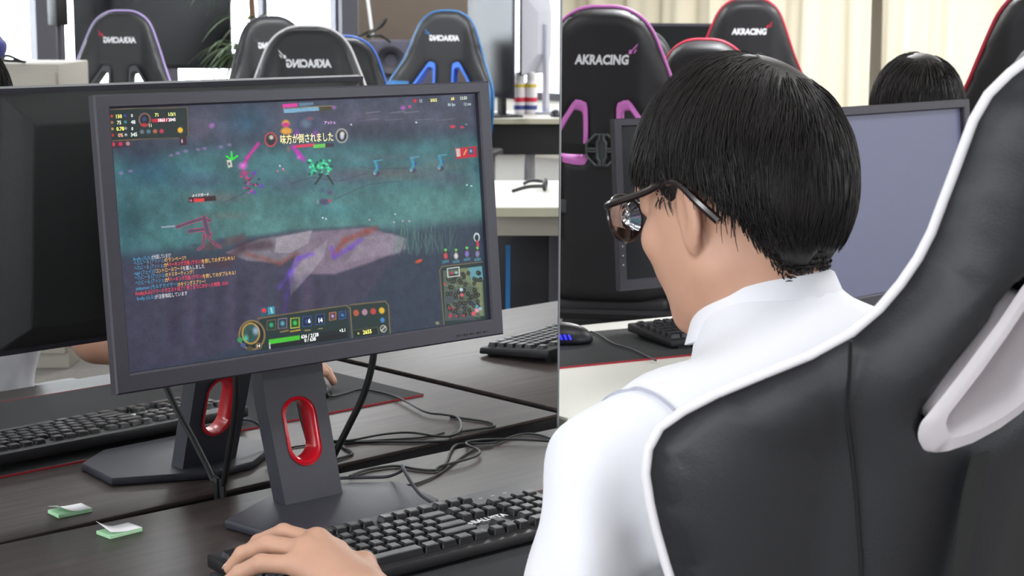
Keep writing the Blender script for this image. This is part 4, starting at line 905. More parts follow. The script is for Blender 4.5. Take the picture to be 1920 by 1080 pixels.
# chairs seen in the mirror (they stand behind the photographer)
bgchair(578, 49, 6.3, 0, 0, 'wide black chair with white piping, reflected above the lit monitor', M['pipew'], M['pipew'], mir_=True, front=True, logo='front', logo_h=.745)
bgchair(640, 68, 7.2, 0, -12, 'black chair with blue piping, reflected behind the white piped one', M['bluebright'], M['blue'], mir_=True, front=True, logo='rear')
bgchair(838, 20, 9.2, 0, -14, 'black chair with blue openings and blue side panels, reflected by the speakers', M['blue'], M['bluebright'], mir_=True, front=True, logo='front', wingacc=M['blue'], logocol=M['blue'])
bgchair(228, 20, 8.6, 0, -14, 'black chair with lilac piping reflected in front of the big dark television', M['purple'], M['greypipe'], mir_=True, front=True, logo='front', logocol=M['redpipe'])
bgchair(507, 31, 8.7, 0, 16, 'plain black chair reflected between the palm and the window', M['greypipe'], M['greypipe'], mir_=True, front=True, logo='front')
# ------------------------------------------------------------ people
def rotm(rx, ry, rz): return np.array((Matrix.Rotation(rz, 3, 'Z') @ Matrix.Rotation(rx, 3, 'X') @ Matrix.Rotation(ry, 3, 'Y')))
EB_C, EB_R = np.array([0, -.008, .006]), np.array([.077, .091, .104])       # hair bearing skull
def head_sdf(X, Y, Z):
    s = ell(X, Y, Z, EB_C, EB_R-.002)
    s = smin(s, ell(X, Y, Z, (0, .030, -.045), (.064, .070, .072)), .03)
    for sx in (-1, 1):
        s = smin(s, cap(X, Y, Z, (sx*.050, .000, -.066), (sx*.020, .064, -.106), .021, .016), .026)
        s = smin(s, ell(X, Y, Z, (sx*.040, .066, -.030), (.022, .018, .018)), .014)
        s = smax(s, -ell(X, Y, Z, (sx*.032, .100, .004), (.018, .014, .011)), .012)
        s = smin(s, ell(X, Y, Z, (sx*.031, .079, .003), (.013, .012, .012)), .003)
        s = smin(s, cap(X, Y, Z, (sx*.014, .095, .021), (sx*.046, .080, .019), .007, .005), .010)
        s = smin(s, ell(X, Y, Z, (sx*.010, .100, -.043), (.008, .010, .007)), .006)
    s = smin(s, cap(X, Y, Z, (0, .091, .006), (0, .111, -.038), .006, .010), .012)
    s = smin(s, ell(X, Y, Z, (0, .072, -.110), (.020, .016, .015)), .015)
    s = smin(s, ell(X, Y, Z, (0, .090, -.069), (.022, .009, .005)), .004); s = smin(s, ell(X, Y, Z, (0, .088, -.080), (.019, .009, .006)), .004)
    for sx in (-1, 1):      # ears
        c, sn = math.cos(.42), math.sin(.42)
        x = sx*X; u = (x-.082)*c+(Y+.004)*sn; v = -(x-.082)*sn+(Y+.004)*c
        e = ell(u, v, Z, (0, 0, -.014), (.0065, .019, .030))
        e = smin(e, ell(u, v, Z, (-.002, .006, -.040), (.0055, .009, .012)), .008)
        e = smax(e, -ell(u, v, Z, (.008, .004, -.012), (.006, .011, .019)), .004)
        s = smin(s, e, .005)
    return s
def neck_sdf(X, Y, Z, pts, rad): return chain(X, Y, Z, pts, rad, .02)
def head_frame(loc, rx, rz, ry=0.0): return np.array(loc), rotm(rx, ry, rz)
def hairline(phi):       # degrees from the face, 180 = nape -> lowest z that carries hair
    return np.interp(phi, [0, 35, 50, 58, 66, 74, 82, 90, 104, 122, 142, 165, 180], [.062, .055, .036, .020, -.002, -.004, .020, .022, -.004, -.052, -.088, -.092, -.082])
def hull(X, Y, Z): return smin(head_sdf(X, Y, Z), cap(X, Y, Z, (0, -.016, -.075), (0, -.028, -.19), .050, .053), .03)
_ts = np.linspace(-.004, .034, 20)
def base_off(p, n):      # how far the neck stands out from the skull shape under the nape hair
    if p[2] > -.015: return 0.0
    q = p+_ts[:, None]*n; s = hull(q[:, 0], q[:, 1], q[:, 2]); i = int(np.argmax(s > 0)); return min(.016, max(0.0, float(_ts[i])))
def make_hair(parent, C, R, n, seed, L=(.042, .066), vol=.017, m=None, seg=7, side=1.0, thick=.00075, part=0.0):
    rs_ = np.random.RandomState(seed)
    # fitted cap under the strands
    V_ = []; F_ = []; NP, NT = 96, 48
    def off(phi, z, zl):
        base = np.interp(phi, [0, 60, 85, 110, 140, 180], [.016, .015, .012, .013, .016, .015])*side; t = np.clip((z-zl)/.05, 0, 1); return -.004+base*t**.8+.006*min(1, t*3)
    for j in range(NT+1):
        th = PI*.80*j/NT
        for i in range(NP):
            ph = 2*PI*i/NP; d = np.array([math.sin(th)*math.sin(ph), math.sin(th)*math.cos(ph), math.cos(th)]); p = EB_C+d*EB_R; phi = math.degrees(abs((ph+PI) % (2*PI)-PI)); zl = float(hairline(phi))+(.014 if phi > 98 else 0)
            o_ = off(phi, p[2], zl) if p[2] > zl else -.006
            nn = d/EB_R; nn /= np.linalg.norm(nn); V_.append(C+R @ (p+nn*(o_+(base_off(p, nn) if p[2] > zl-.01 else 0))))
    for j in range(NT):
        for i in range(NP): F_.append((j*NP+i, j*NP+(i+1) % NP, (j+1)*NP+(i+1) % NP, (j+1)*NP+i))
    hp = pymesh('hair', V_, F_, m or M['hair'], parent, ang=80)
    # strands
    crown = np.array([.012, -.060, .095]); cd_ = (crown-EB_C)/EB_R; cd_ /= np.linalg.norm(cd_)
    SV = []; SF = []; k = 0; clumps = rs_.randn(400, 3)*.30; cdir = rs_.randn(400, 3); cdir /= np.linalg.norm(cdir, axis=1)[:, None]
    while k < n:
        d = rs_.randn(3)
        if k % 4 == 1: d = d*np.array([.6, .6, .25])+np.array([0, -.35, .9])
        if k % 4 == 0: d = d*np.array([.9, .5, .35])+np.array([0, -.9, -.62])
        d /= np.linalg.norm(d); p = EB_C+d*EB_R; phi = math.degrees(abs(math.atan2(d[0], d[1]))); zl = float(hairline(phi))
        if p[2] < zl+.002+(rs_.rand()**2*.018+.004 if phi > 100 else 0) or (phi > 148 and p[2] < -.074): continue
        ci = int(np.argmax(cdir @ d)); k += 1
        h = np.clip((p[2]-zl)/.06, 0, 1); nape = np.interp(phi, [90, 130, 180], [0, 1, 1])*np.interp(p[2], [-.09, -.042, -.005], [1, 1, 0])
        sideb = 1.0 if (52 < phi < 80 and p[2] < .006) else 0
        Ls = rs_.uniform(*L)*(1-.84*nape)*(1-.78*sideb); ht = vol*side*(.35+.65*h)*(1-.85*nape)*(1-.75*sideb)*rs_.uniform(.75, 1.12); done = False
        q = p.copy(); pts = []; n0_ = (p-EB_C)/EB_R**2; n0_ /= np.linalg.norm(n0_); bo = base_off(p, n0_)
        away = d-cd_*(d @ cd_); jit = clumps[ci]*.5+rs_.randn(3)*.16
        zend = float(np.interp(phi, [0, 40, 54, 62, 72, 80, 96, 112, 140, 160, 180], [.032, .028, .024, .022, .022, .022, .018, -.014, -.054, -.060, -.056]))+rs_.uniform(-.012, .012)-(.022*rs_.rand()**3 if phi > 118 else 0)
        for s_ in range(seg+1):
            dn = (q-EB_C)/EB_R**2; dn /= np.linalg.norm(dn); e = (q-EB_C)/EB_R; e /= np.linalg.norm(e)
            fr = s_/seg
            if done: pts.append(pts[-1]+np.array([0, 0, -.0003])); continue
            o_ = ht*(1-math.exp(-3.2*fr))*(1-.12*fr)*float(np.interp(q[2], [-.085, -.03, .03], [.3, .74, 1]))+bo+(.006 if nape < .5 else .002)
            pts.append(q+dn*o_)
            aw = e-cd_*(e @ cd_); aw = aw/EB_R; na = np.linalg.norm(aw); aw = aw/(na+1e-9)
            g = np.array([0, 0, -1.0])*np.interp(fr, [0, 1], [.5, 1.1]); fr_dir = np.array([0, .55, 0]) if phi < 70 else np.array([0, 0, 0])
            t = aw*1.0+g+fr_dir+jit*.6; t -= dn*(t @ dn); t /= np.linalg.norm(t)+1e-9
            q2 = q+t*Ls/seg; e2 = (q2-EB_C)/EB_R; ln = np.linalg.norm(e2)
            if sideb == 0 and nape < .6 and (EB_C+EB_R*e2/ln)[2] < zend: done = True
            else: q = EB_C+EB_R*e2/ln
        pts = np.array(pts) @ R.T+C; w_ = thick*rs_.uniform(.7, 1.3)
        b0 = len(SV); tang = np.gradient(pts, axis=0); tang /= np.linalg.norm(tang, axis=1)[:, None]+1e-9
        a1 = np.cross(tang, np.array([.3, .5, .8])); a1 /= np.linalg.norm(a1, axis=1)[:, None]+1e-9; a2 = np.cross(tang, a1)
        for s_ in range(seg+1):
            ww = w_*(1-.75*(s_/seg)**2)
            for a in (0, 2.094, 4.189): SV.append(pts[s_]+ww*(a1[s_]*math.cos(a)+a2[s_]*math.sin(a)))
        for s_ in range(seg):
            for a in range(3): SF.append((b0+3*s_+a, b0+3*s_+(a+1) % 3, b0+3*s_+3+(a+1) % 3, b0+3*s_+3+a))
    SV = np.array(SV); me = bpy.data.meshes.new('hair_strands'); me.vertices.add(len(SV)); me.vertices.foreach_set('co', SV.astype('f').ravel()); SF = np.array(SF, 'i')
    me.loops.add(SF.size); me.loops.foreach_set('vertex_index', SF.ravel()); me.polygons.add(len(SF)); me.polygons.foreach_set('loop_start', np.arange(0, SF.size, 4).astype('i')); me.update(calc_edges=True); me.validate()
    me.materials.append(m or M['hair']); me.polygons.foreach_set('use_smooth', [True]*len(me.polygons)); st_ = link(bpy.data.objects.new('hair_strands', me), hp); st_['kind'] = 'stuff'
    return hp
def merge(parts):
    V_ = []; F_ = []; n = 0
    for v, f in parts: V_.append(np.asarray(v)); F_ += [tuple(int(i)+n for i in q) for q in f]; n += len(v)
    return np.concatenate(V_), F_
def wrinkle(X, Y, Z, amp, k, seed=0):
    return amp*(np.sin(X*k*1.1+Z*k*.6+seed+1.6*np.sin(Y*k*.7))*np.sin(Y*k*.9-Z*k*.35+seed*2)+.5*np.sin((X+Y-Z)*k*1.9+seed))
# ---- the player
PL = empty('person', (.60, -.93, 0), 0, 'seated player with short black hair, dark glasses and white short sleeved shirt, typing', 'person')
PLo = np.array([.60, -.93, 0.0])
def pp(name, VF, m, parent=PL, org=PLo, ang=80): return pymesh(name, np.asarray(VF[0])-org, VF[1], m, parent, ang)
HC, HR_ = head_frame((.583, -.796, 1.166), math.radians(-14), math.radians(2))
parts = []
v, f = surface_nets(lambda X, Y, Z: smin(head_sdf(X, Y, Z), cap(X, Y, Z, (0, -.016, -.075), (0, -.028, -.19), .050, .053), .03), (-.11, -.14, -.20), (.11, .135, .125), .0031)
parts.append((v @ HR_.T+HC, f))
# forearms and hands
def hand(fingers, thumb, wrist, elbow, palm, lo, hi, h=.0021):
    def fn(X, Y, Z):
        s = cap(X, Y, Z, elbow, wrist, .042, .026)
        mid = np.array(wrist)*.35+np.array(elbow)*.65; s = smin(s, cap(X, Y, Z, elbow, tuple(mid), .044, .040), .02)
        for m0, r0 in palm: s = smin(s, cap(X, Y, Z, wrist, m0, .021, r0), .013)
        for i in range(len(palm)-1): s = smin(s, cap(X, Y, Z, palm[i][0], palm[i+1][0], palm[i][1], palm[i+1][1]), .006)
        for P_ in fingers: s = smin(s, chain(X, Y, Z, P_, [.0098, .0092, .0080, .0068], .003), .0045)
        s = smin(s, chain(X, Y, Z, thumb, [.0140, .0120, .0098, .0080], .005), .009)
        return s
    return surface_nets(fn, lo, hi, h)
LI = [(.361, -.468, .790), (.359, -.426, .787), (.352, -.402, .780), (.346, -.390, .769)]
LM = [(.341, -.462, .804), (.332, -.418, .806), (.321, -.390, .792), (.313, -.376, .776)]
LR = [(.320, -.470, .802), (.303, -.430, .803), (.291, -.404, .789), (.284, -.392, .773)]
LP = [(.302, -.482, .794), (.280, -.452, .793), (.268, -.432, .781), (.262, -.420, .770)]
LT = [(.350, -.535, .782), (.371, -.500, .784), (.378, -.468, .778), (.374, -.444, .770)]
LW, LE = (.322, -.562, .776), (.235, -.815, .775)
lh = hand([LI, LM, LR, LP], LT, LW, LE, [(LI[0], .0125), (LM[0], .0130), (LR[0], .0122), (LP[0], .0110)], (.20, -.86, .72), (.44, -.36, .87))
parts.append(lh)
RM = np.array([.972, -.402, .723])
def rp(dx, dy, dz): return (RM[0]+dx, RM[1]+dy, RM[2]+dz)
RI = [rp(-.018, -.055, .052), rp(-.020, -.010, .054), rp(-.016, .018, .046), rp(-.013, .038, .038)]
RMi = [rp(.004, -.054, .055), rp(.004, -.004, .056), rp(.006, .024, .047), rp(.008, .042, .037)]
RR = [rp(.024, -.060, .050), rp(.036, -.018, .042), rp(.039, .006, .028), rp(.038, .022, .016)]
RP = [rp(.040, -.070, .040), rp(.051, -.038, .032), rp(.052, -.018, .022), rp(.050, -.004, .014)]
RT = [rp(-.022, -.105, .034), rp(-.042, -.068, .028), rp(-.044, -.036, .020), rp(-.041, -.014, .016)]
RW, RE = rp(.010, -.140, .042), (.800, -.742, .790)
rh = hand([RI, RMi, RR, RP], RT, RW, RE, [(RI[0], .0125), (RMi[0], .0130), (RR[0], .0122), (RP[0], .0110)], (.72, -.80, .715), (1.05, -.33, .86), .0026)
parts.append(rh)
pp('body', merge(parts), M['skin'])
make_hair(PL, HC-PLo, HR_, 17000, 3)
# finger nails
b = MB()
for P_ in (LI, LM, LR, LP, LT):
    a, c = Vector(P_[2]), Vector(P_[3]); d = (c-a).normalized(); up = Vector((0, 0, 1)); up = (up-d*up.dot(d)).normalized(); sd = d.cross(up)
    q = c+up*.0052+d*.001; Mx = Matrix(((sd.x, d.x, up.x, q.x-PLo[0]), (sd.y, d.y, up.y, q.y-PLo[1]), (sd.z, d.z, up.z, q.z), (0, 0, 0, 1)))
    bmesh.ops.create_uvsphere(b.bm, u_segments=12, v_segments=8, radius=1, matrix=Mx @ Matrix.Diagonal((.0050, .0062, .0016, 1)))
b.build('fingernail', mat('nail', (230, 186, 172), .3), PL)
# shirt
def shirt(X, Y, Z):
    s = ell(X, Y, Z, (.60, -.905, .84), (.185, .115, .20)); s = smin(s, cap(X, Y, Z, (.455, -.865, .968), (.745, -.865, .968), .064, .064), .07)
    s = smin(s, ell(X, Y, Z, (.60, -.93, .62), (.168, .118, .20)), .06); s = smin(s, cap(X, Y, Z, (.596, -.870, .98), (.588, -.838, 1.040), .098, .070), .055)
    s = smin(s, ell(X, Y, Z, (.60, -.90, 1.0), (.14, .060, .045)), .04)
    l = chain(X, Y, Z, [(.430, -.850, .962), (.382, -.842, .935), (.348, -.832, .862), (.330, -.820, .785)], [.062, .062, .060, .062], .02)
    r_ = chain(X, Y, Z, [(.770, -.850, .968), (.805, -.835, .925), (.812, -.795, .860), (.806, -.745, .800)], [.064, .063, .062, .066], .02)
    l = smax(l, (X-.330)*-.30+(Y+.820)*.30-(Z-.785)*.90-.012, .004); r_ = smax(r_, (X-.806)*.0+(Y+.745)*.42-(Z-.800)*.85-.012, .004)
    s = smin(s, l, .016); s = smin(s, r_, .016)
    s = smax(s, -cap(X, Y, Z, (.588, -.838, 1.06), (.588, -.80, 1.2), .055, .068), .004)
    a = wrinkle(X, Y, Z, .0034, 24, .4)+wrinkle(X, Y, Z, .0012, 60, 2)
    # long hanging folds of the left sleeve
    t = (X-.30)*.75-(Y+.82)*.65; fold = .011*np.sin(t*70+Z*7+2.2)*np.clip((1.0-Z)/.10, 0, 1)*np.clip((.43-X)/.06, 0, 1)
    return s+a*np.clip((1.06-Z)/.1, 0.2, 1)+fold
sh = pp('shirt', surface_nets(shirt, (.18, -1.07, .44), (.92, -.66, 1.11), .0058), M['shirt'])
# shoulder seams and collar
def surf_pt(f_, o_, d_, t0=0, t1=.4, n=160):
    o_ = np.array(o_, float); d_ = np.array(d_, float); d_ /= np.linalg.norm(d_); t = np.linspace(t0, t1, n); P_ = o_+t[:, None]*d_; s = f_(P_[:, 0], P_[:, 1], P_[:, 2]); i = np.argmax(s > 0); return P_[i]
for sx in (-1, 1):
    pts = []
    for a in np.linspace(20, 200, 22):
        a = math.radians(a); o_ = (.60+sx*(.188+.012*math.sin(a)), -.862, .945); d_ = (sx*.05, -math.cos(a), math.sin(a)); pts.append(tuple(surf_pt(shirt, o_, d_)-PLo))
    MB().tube(pts, .0015, 6, smooth=3).build('seam', M['thread'], sh)
def collar(parent, C, org, m, tilt_=math.radians(-20), s=1.0):
    V_ = []; F_ = []; n = 60; prof = [(.0, -.016), (-.001, .014), (.001, .028), (.004, .033), (.008, .030), (.013, .012), (.019, -.008), (.0165, -.0085), (.010, .008), (.005, .022), (.0035, .020), (.003, -.014)]
    Rr = rotm(tilt_, 0, 0)
    for i in range(n+1):
        a = math.radians(18+324*i/n); front = math.cos(a)    # a = 0 is the throat
        for (o_, z) in prof:
            fl = 1+.5*max(0, front); rx, ry = .054*s+o_*fl, .053*s+o_*fl
            p = np.array([math.sin(a)*rx, math.cos(a)*ry+.008*max(0, front), (z-.010*max(0, front)+.004*max(0, -front))*s]); V_.append(Rr @ p+np.array(C)-org)
    k = len(prof)
    for i in range(n):
        for j in range(k): F_.append((i*k+j, i*k+(j+1) % k, (i+1)*k+(j+1) % k, (i+1)*k+j))
    F_.append(tuple(range(k))); F_.append(tuple(n*k+j for j in range(k))[::-1])
    return pymesh('collar', V_, F_, m, parent, ang=60)
collar(PL, (.588, -.836, 1.054), PLo, M['shirt'], math.radians(-12), 1.0)
def legs(X, Y, Z, x0=.60, y0=-.93, z=.53):
    s = cap(X, Y, Z, (x0-.09, y0-.02, z), (x0+.09, y0-.02, z), .115, .115)
    for sx in (-1, 1): s = smin(s, chain(X, Y, Z, [(x0+sx*.10, y0, z), (x0+sx*.15, y0+.42, z-.01), (x0+sx*.14, y0+.42, .30), (x0+sx*.14, y0+.36, .10)], [.092, .066, .056, .046], .02), .03)
    return s+wrinkle(X, Y, Z, .002, 30)
pp('trousers', surface_nets(legs, (.34, -1.10, .04), (.86, -.40, .67), .009), M['trouser'])
for sx in (-1, 1):
    pp('shoe', surface_nets(lambda X, Y, Z: smax(smin(ell(X, Y, Z, (.60+sx*.14, -.50, .035), (.046, .12, .045)), ell(X, Y, Z, (.60+sx*.14, -.565, .06), (.04, .05, .055)), .02), .002-Z, .003), (.60+sx*.14-.07, -.66, -.01), (.60+sx*.14+.07, -.36, .14), .005), M['shoe'])
# glasses
gl = empty('eyeglasses', tuple(HC), 0, 'dark brown framed eyeglasses worn by the player', 'glasses')
gp = lambda x, y, z: tuple(HR_ @ np.array([x, y, z]))
for sx in (-1, 1):
    ov = [gp(sx*(.034+.027*math.cos(a)), .116-.006*abs(math.cos(a)) if math.cos(a) > 0 else .116, -.002+.021*math.sin(a)*(1 if math.sin(a) > 0 else 1.12)) for a in [2*PI*k/24 for k in range(24)]]
    MB().tube(ov, .0021, 8, closed=True).build('rim', M['frame'], gl)
    lb = MB(); lb.bm.faces.new([lb.bm.verts.new(p) for p in ov]); ln_ = lb.build('lens', M['glass'], gl); so = ln_.modifiers.new('s', 'SOLIDIFY'); so.thickness = .0015
    MB().tube([gp(sx*.063, .106, .008), gp(sx*.076, .092, .010), gp(sx*.082, .045, .013), gp(sx*.088, .012, .017), gp(sx*.0935, -.008, .013), gp(sx*.0935, -.026, -.006), gp(sx*.089, -.042, -.026)], [.0034, .0038, .0036, .0034, .0034, .0042, .0044], 8, smooth=5, flat=1.0).build('temple', M['frame'], gl)
MB().tube([gp(-.008, .117, .006), gp(0, .120, .009), gp(.008, .117, .006)], .0022, 8, smooth=4).build('bridge', M['frame'], gl)
# ---- second person behind the blank monitor (only the top of the head shows)
D2 = 3.75; H2 = at_d(1722, 150, D2); top2 = at_d(1722, 99, D2)
P2o = np.array([H2[0], H2[1], 0.0]); P2 = empty('person', tuple(P2o), 0, 'person with short black hair bent behind the blank grey monitor', 'person')
C2 = np.array([0, 0, top2[2]-.128]); R2_ = rotm(math.radians(-24), 0, math.radians(-60))
v, f = surface_nets(lambda X, Y, Z: smin(head_sdf(X, Y, Z), cap(X, Y, Z, (0, -.016, -.075), (0, -.028, -.19), .050, .053), .03), (-.11, -.14, -.20), (.11, .135, .125), .005)
fw = R2_ @ np.array([0, 1, 0]); fw = np.array([fw[0], fw[1], 0]); fw /= np.linalg.norm(fw); rt = np.array([fw[1], -fw[0], 0])
def loc2(a, c, z): return tuple(rt*a+fw*c+np.array([0, 0, z]))
pa = [(v @ R2_.T+C2, f)]
for sx in (-1, 1):
    e_, w__ = loc2(sx*.24, .02, .72), loc2(sx*.13, .24, .77)
    def arm(X, Y, Z, e_=e_, w__=w__, sx=sx):
        s = cap(X, Y, Z, e_, w__, .04, .026); q = np.array(w__); 
        for k in range(4):
            base = q+fw*.075+rt*sx*(-.026+.018*k); s = smin(s, cap(X, Y, Z, w__, tuple(base), .018, .012), .01); s = smin(s, chain(X, Y, Z, [tuple(base), tuple(base+fw*.035+np.array([0, 0, .004])), tuple(base+fw*.062-np.array([0, 0, .012]))], [.010, .009, .007], .003), .004)
        s = smin(s, chain(X, Y, Z, [tuple(q+fw*.02-rt*sx*.02), tuple(q+fw*.06-rt*sx*.045), tuple(q+fw*.085-rt*sx*.045)], [.013, .011, .009], .004), .008); return s
    lo = np.minimum(e_, np.array(w__)+fw*.17)-.08; hi = np.maximum(e_, np.array(w__)+fw*.17)+.08
    pa.append(surface_nets(arm, lo, hi, .0045))
pymesh('body', *merge(pa), M['skin'], P2, 80)
make_hair(P2, C2, R2_, 4500, 11, L=(.06, .085), vol=.02, seg=6, thick=.0011)
def sh2(X, Y, Z):
    s = ell(X, Y, Z, loc2(0, -.12, .78), (.17, .15, .25)); s = smin(s, cap(X, Y, Z, loc2(-.16, -.09, .93), loc2(.16, -.09, .93), .06, .06), .06); s = smin(s, cap(X, Y, Z, loc2(0, -.10, .95), loc2(0, -.06, 1.01), .09, .065), .05)
    for sx in (-1, 1): s = smin(s, chain(X, Y, Z, [loc2(sx*.17, -.09, .93), loc2(sx*.23, -.04, .80), loc2(sx*.24, .01, .735)], [.062, .06, .064], .02), .02)
    return s+wrinkle(X, Y, Z, .003, 26)
pymesh('shirt', *surface_nets(sh2, (-.38, -.38, .50), (.38, .38, 1.1), .010), M['shirt'], P2, 80)
def lg2(X, Y, Z):
    s = cap(X, Y, Z, loc2(-.09, -.16, .53), loc2(.09, -.16, .53), .11, .11)
    for sx in (-1, 1): s = smin(s, chain(X, Y, Z, [loc2(sx*.10, -.14, .53), loc2(sx*.13, .26, .51), loc2(sx*.13, .24, .10)], [.09, .065, .048], .02), .03)
    return s
pymesh('trousers', *surface_nets(lg2, (-.5, -.5, .03), (.5, .5, .68), .012), M['trouser'], P2, 80)
for sx in (-1, 1):
    c_ = loc2(sx*.13, .29, .04); pymesh('shoe', *surface_nets(lambda X, Y, Z: smax(smin(ell(X, Y, Z, c_, (.075, .075, .045)), ell(X, Y, Z, loc2(sx*.13, .25, .05), (.05, .05, .06)), .02), .002-Z, .003), np.array(c_)-(.12, .12, .05), np.array(c_)+(.12, .12, .09), .008), M['shoe'], P2, 80)

st2 = empty('stool', (float(P2o[0]-fw[0]*.14), float(P2o[1]-fw[1]*.14), 0), 0, 'low black stool under the bent person behind the blank monitor', 'stool')
MB().lathe([(0, .385), (.16, .385), (.175, .40), (.17, .425), (0, .43)], 28).build('seat', M['leather'], st2); MB().lathe([(0, .03), (.025, .03), (.025, .385), (0, .385)], 14).build('post', M['metal'], st2); MB().lathe([(0, 0), (.20, 0), (.19, .02), (.03, .035), (0, .035)], 28).build('base', M['dark'], st2)
# ------------------------------------------------------------ white table with its workstation, right of the mirror
desk('office_table', [(1.165, .004), (2.16, -.038), (2.16, .435), (1.165, .683)], DZ, .03, M['white'], M['tabedge'], 'white table right of the mirror carrying a black mat and keyboard', legs=[(1.3, .08), (2.05, 0), (2.05, .33), (1.3, .55)])
mouse_mat('mouse_mat', (1.300, .590, DZ), math.radians(-17), .80, .272, 'black mouse mat with thin red edge on the white table')
k3 = keyboard((1.905, .262, DZ+.003), math.radians(-14), 'black keyboard on the white table beyond the player\'s face')
m3p = at_z(1050, 634, DZ+.012); mouse((float(m3p[0]), float(m3p[1]), DZ+.003), math.radians(48), 'black mouse with blue side light at the mirror edge', light=True)
L3 = at_d(1160, 400, 3.42); a3 = math.radians(-13.5)
mon3, _ = monitor((float(L3[0]+.285*math.cos(a3)), float(L3[1]+.285*math.sin(a3)), DZ), a3, 'switched off black monitor on the white table beyond the player\'s face', darkscreen, dots=True, dz=-.118)
cable(desk_path([(1090, 630), (1106, 622), (1124, 628), (1150, 644), (1185, 655), (1230, 676)], DZ+.0065), .0018, 'thin grey cable lying across the black mat by the blue lit mouse', M['stand'])
# far office table with a small monitor among the chairs
T = at_d(1256, 110, 8.9)
desk('office_table', [(T[0]-.5, T[1]-.35), (T[0]+.9, T[1]-.35), (T[0]+.9, T[1]+.35), (T[0]-.5, T[1]+.35)], DZ, .03, M['white'], M['tabedge'], 'white table far behind the pink trimmed chair')
monitor((float(T[0]-.02), float(T[1]), DZ), math.radians(-60), 'small dark monitor between the pink trimmed and the red piped chairs', darkscreen)
# ------------------------------------------------------------ things seen in the wall mirror (behind the photographer)
def mbox(name, m, label, cat, px0, px1, ytop, D, zb, dep, bev=.004, rz=0):
    a, c = md(px0, ytop, D), md(px1, ytop, D); w_ = abs(a[0]-c[0])+abs(a[1]-c[1])*.0; w_ = math.hypot(a[0]-c[0], a[1]-c[1]); mid = (a+c)/2; ang = math.atan2(c[1]-a[1], c[0]-a[0])
    r = empty(name, (mid[0], mid[1], zb), ang, label, cat); return r, w_, float(a[2]-zb)
# grey cabinet with blue bag
r, w_, h_ = mbox('cabinet', None, 'low light grey cabinet at the far left, reflected in the mirror', 'cabinet', -190, 110, 119, 6.4, 0, .45)
MB().box(-w_/2, w_/2, -.45, 0, 0, h_, bev=.006).build('body', M['cabinet'], r)
for k in range(2): d_ = MB().box(-w_/2+.02+k*w_/2, -.01+k*w_/2, 0, .018, .06, h_-.03, bev=.003).build('door', M['cabinet'], r); MB().box(-.03+k*.04, -.02+k*.04, .018, .03, h_*.55, h_*.55+.12).build('handle', M['metal'], d_)
bp_ = md(-8, 112, 6.45)
bg_ = empty('bag', (bp_[0], bp_[1]-.12, h_), 0, 'blue nylon bag lying on the light grey cabinet, reflected', 'bag')
f_bag = lambda X, Y, Z: smin(ell(X, Y, Z, (0, 0, .058), (.10, .09, .062)), cap(X, Y, Z, (-.06, 0, .05), (.05, 0, .04), .04, .035), .03)+wrinkle(X, Y, Z, .004, 40)
pymesh('bag_body', *surface_nets(f_bag, (-.14, -.13, -.01), (.14, .13, .15), .008), M['bluebag'], bg_)
MB().tube([(-.08, .02, .10), (-.03, .04, .135), (.04, .04, .125), (.08, .02, .07)], .006, 8, smooth=5).build('handle', M['black'], bg_)
c_ = md(38, 113, 6.35); cable([(c_[0]-.06, c_[1]-.03, h_+.008), (c_[0]-.02, c_[1]-.06, h_+.03), (c_[0]+.02, c_[1]-.03, h_+.01), (c_[0]+.05, c_[1]-.07, h_+.008), (c_[0]-.01, c_[1]-.10, h_+.012), (c_[0]-.05, c_[1]-.06, h_+.02)], .006, 'tangle of black cord on the light grey cabinet, reflected')
# television on a stand
a, c = md(140, 129, 10.2), md(434, 129, 10.2); tw = math.hypot(a[0]-c[0], a[1]-c[1]); mid = (a+c)/2; zt = float(mid[2])
tv = empty('television', (mid[0], mid[1], 0), math.atan2(c[1]-a[1], c[0]-a[0]), 'big dark television on a floor stand, reflected before the windows', 'television')
MB().box(-tw/2, tw/2, -.05, 0, zt, zt+.60, bev=.006).build('case', M['dark'], tv); MB().box(-tw/2+.012, tw/2-.012, 0, .003, zt+.022, zt+.588).build('screen', M['tv'], tv)
b = MB(); b.box(-.05, .05, -.09, -.05, .05, zt+.4); b.box(-.4, .4, -.28, .2, .0, .05, bev=.01); b.build('stand', M['dark'], tv)
spk = empty('loudspeaker', tuple(md(106, 20, 9.5)*np.array([1, 1, 0])), 0, 'small black loudspeaker on a thin pole left of the television, reflected', 'speaker'); z_ = float(md(136, 48, 9.5)[2])
MB().box(-.0, .07, -.1, .0, z_, z_+.24, bev=.006).build('cabinet', M['black'], spk); MB().tube([(.035, -.05, .01), (.035, -.05, z_)], .012, 10).build('pole', M['pillar'], spk); MB().lathe([(0, 0), (.16, 0), (.15, .02), (0, .02)], 20, Matrix.Translation((.035, -.05, 0))).build('foot', M['pillar'], spk)
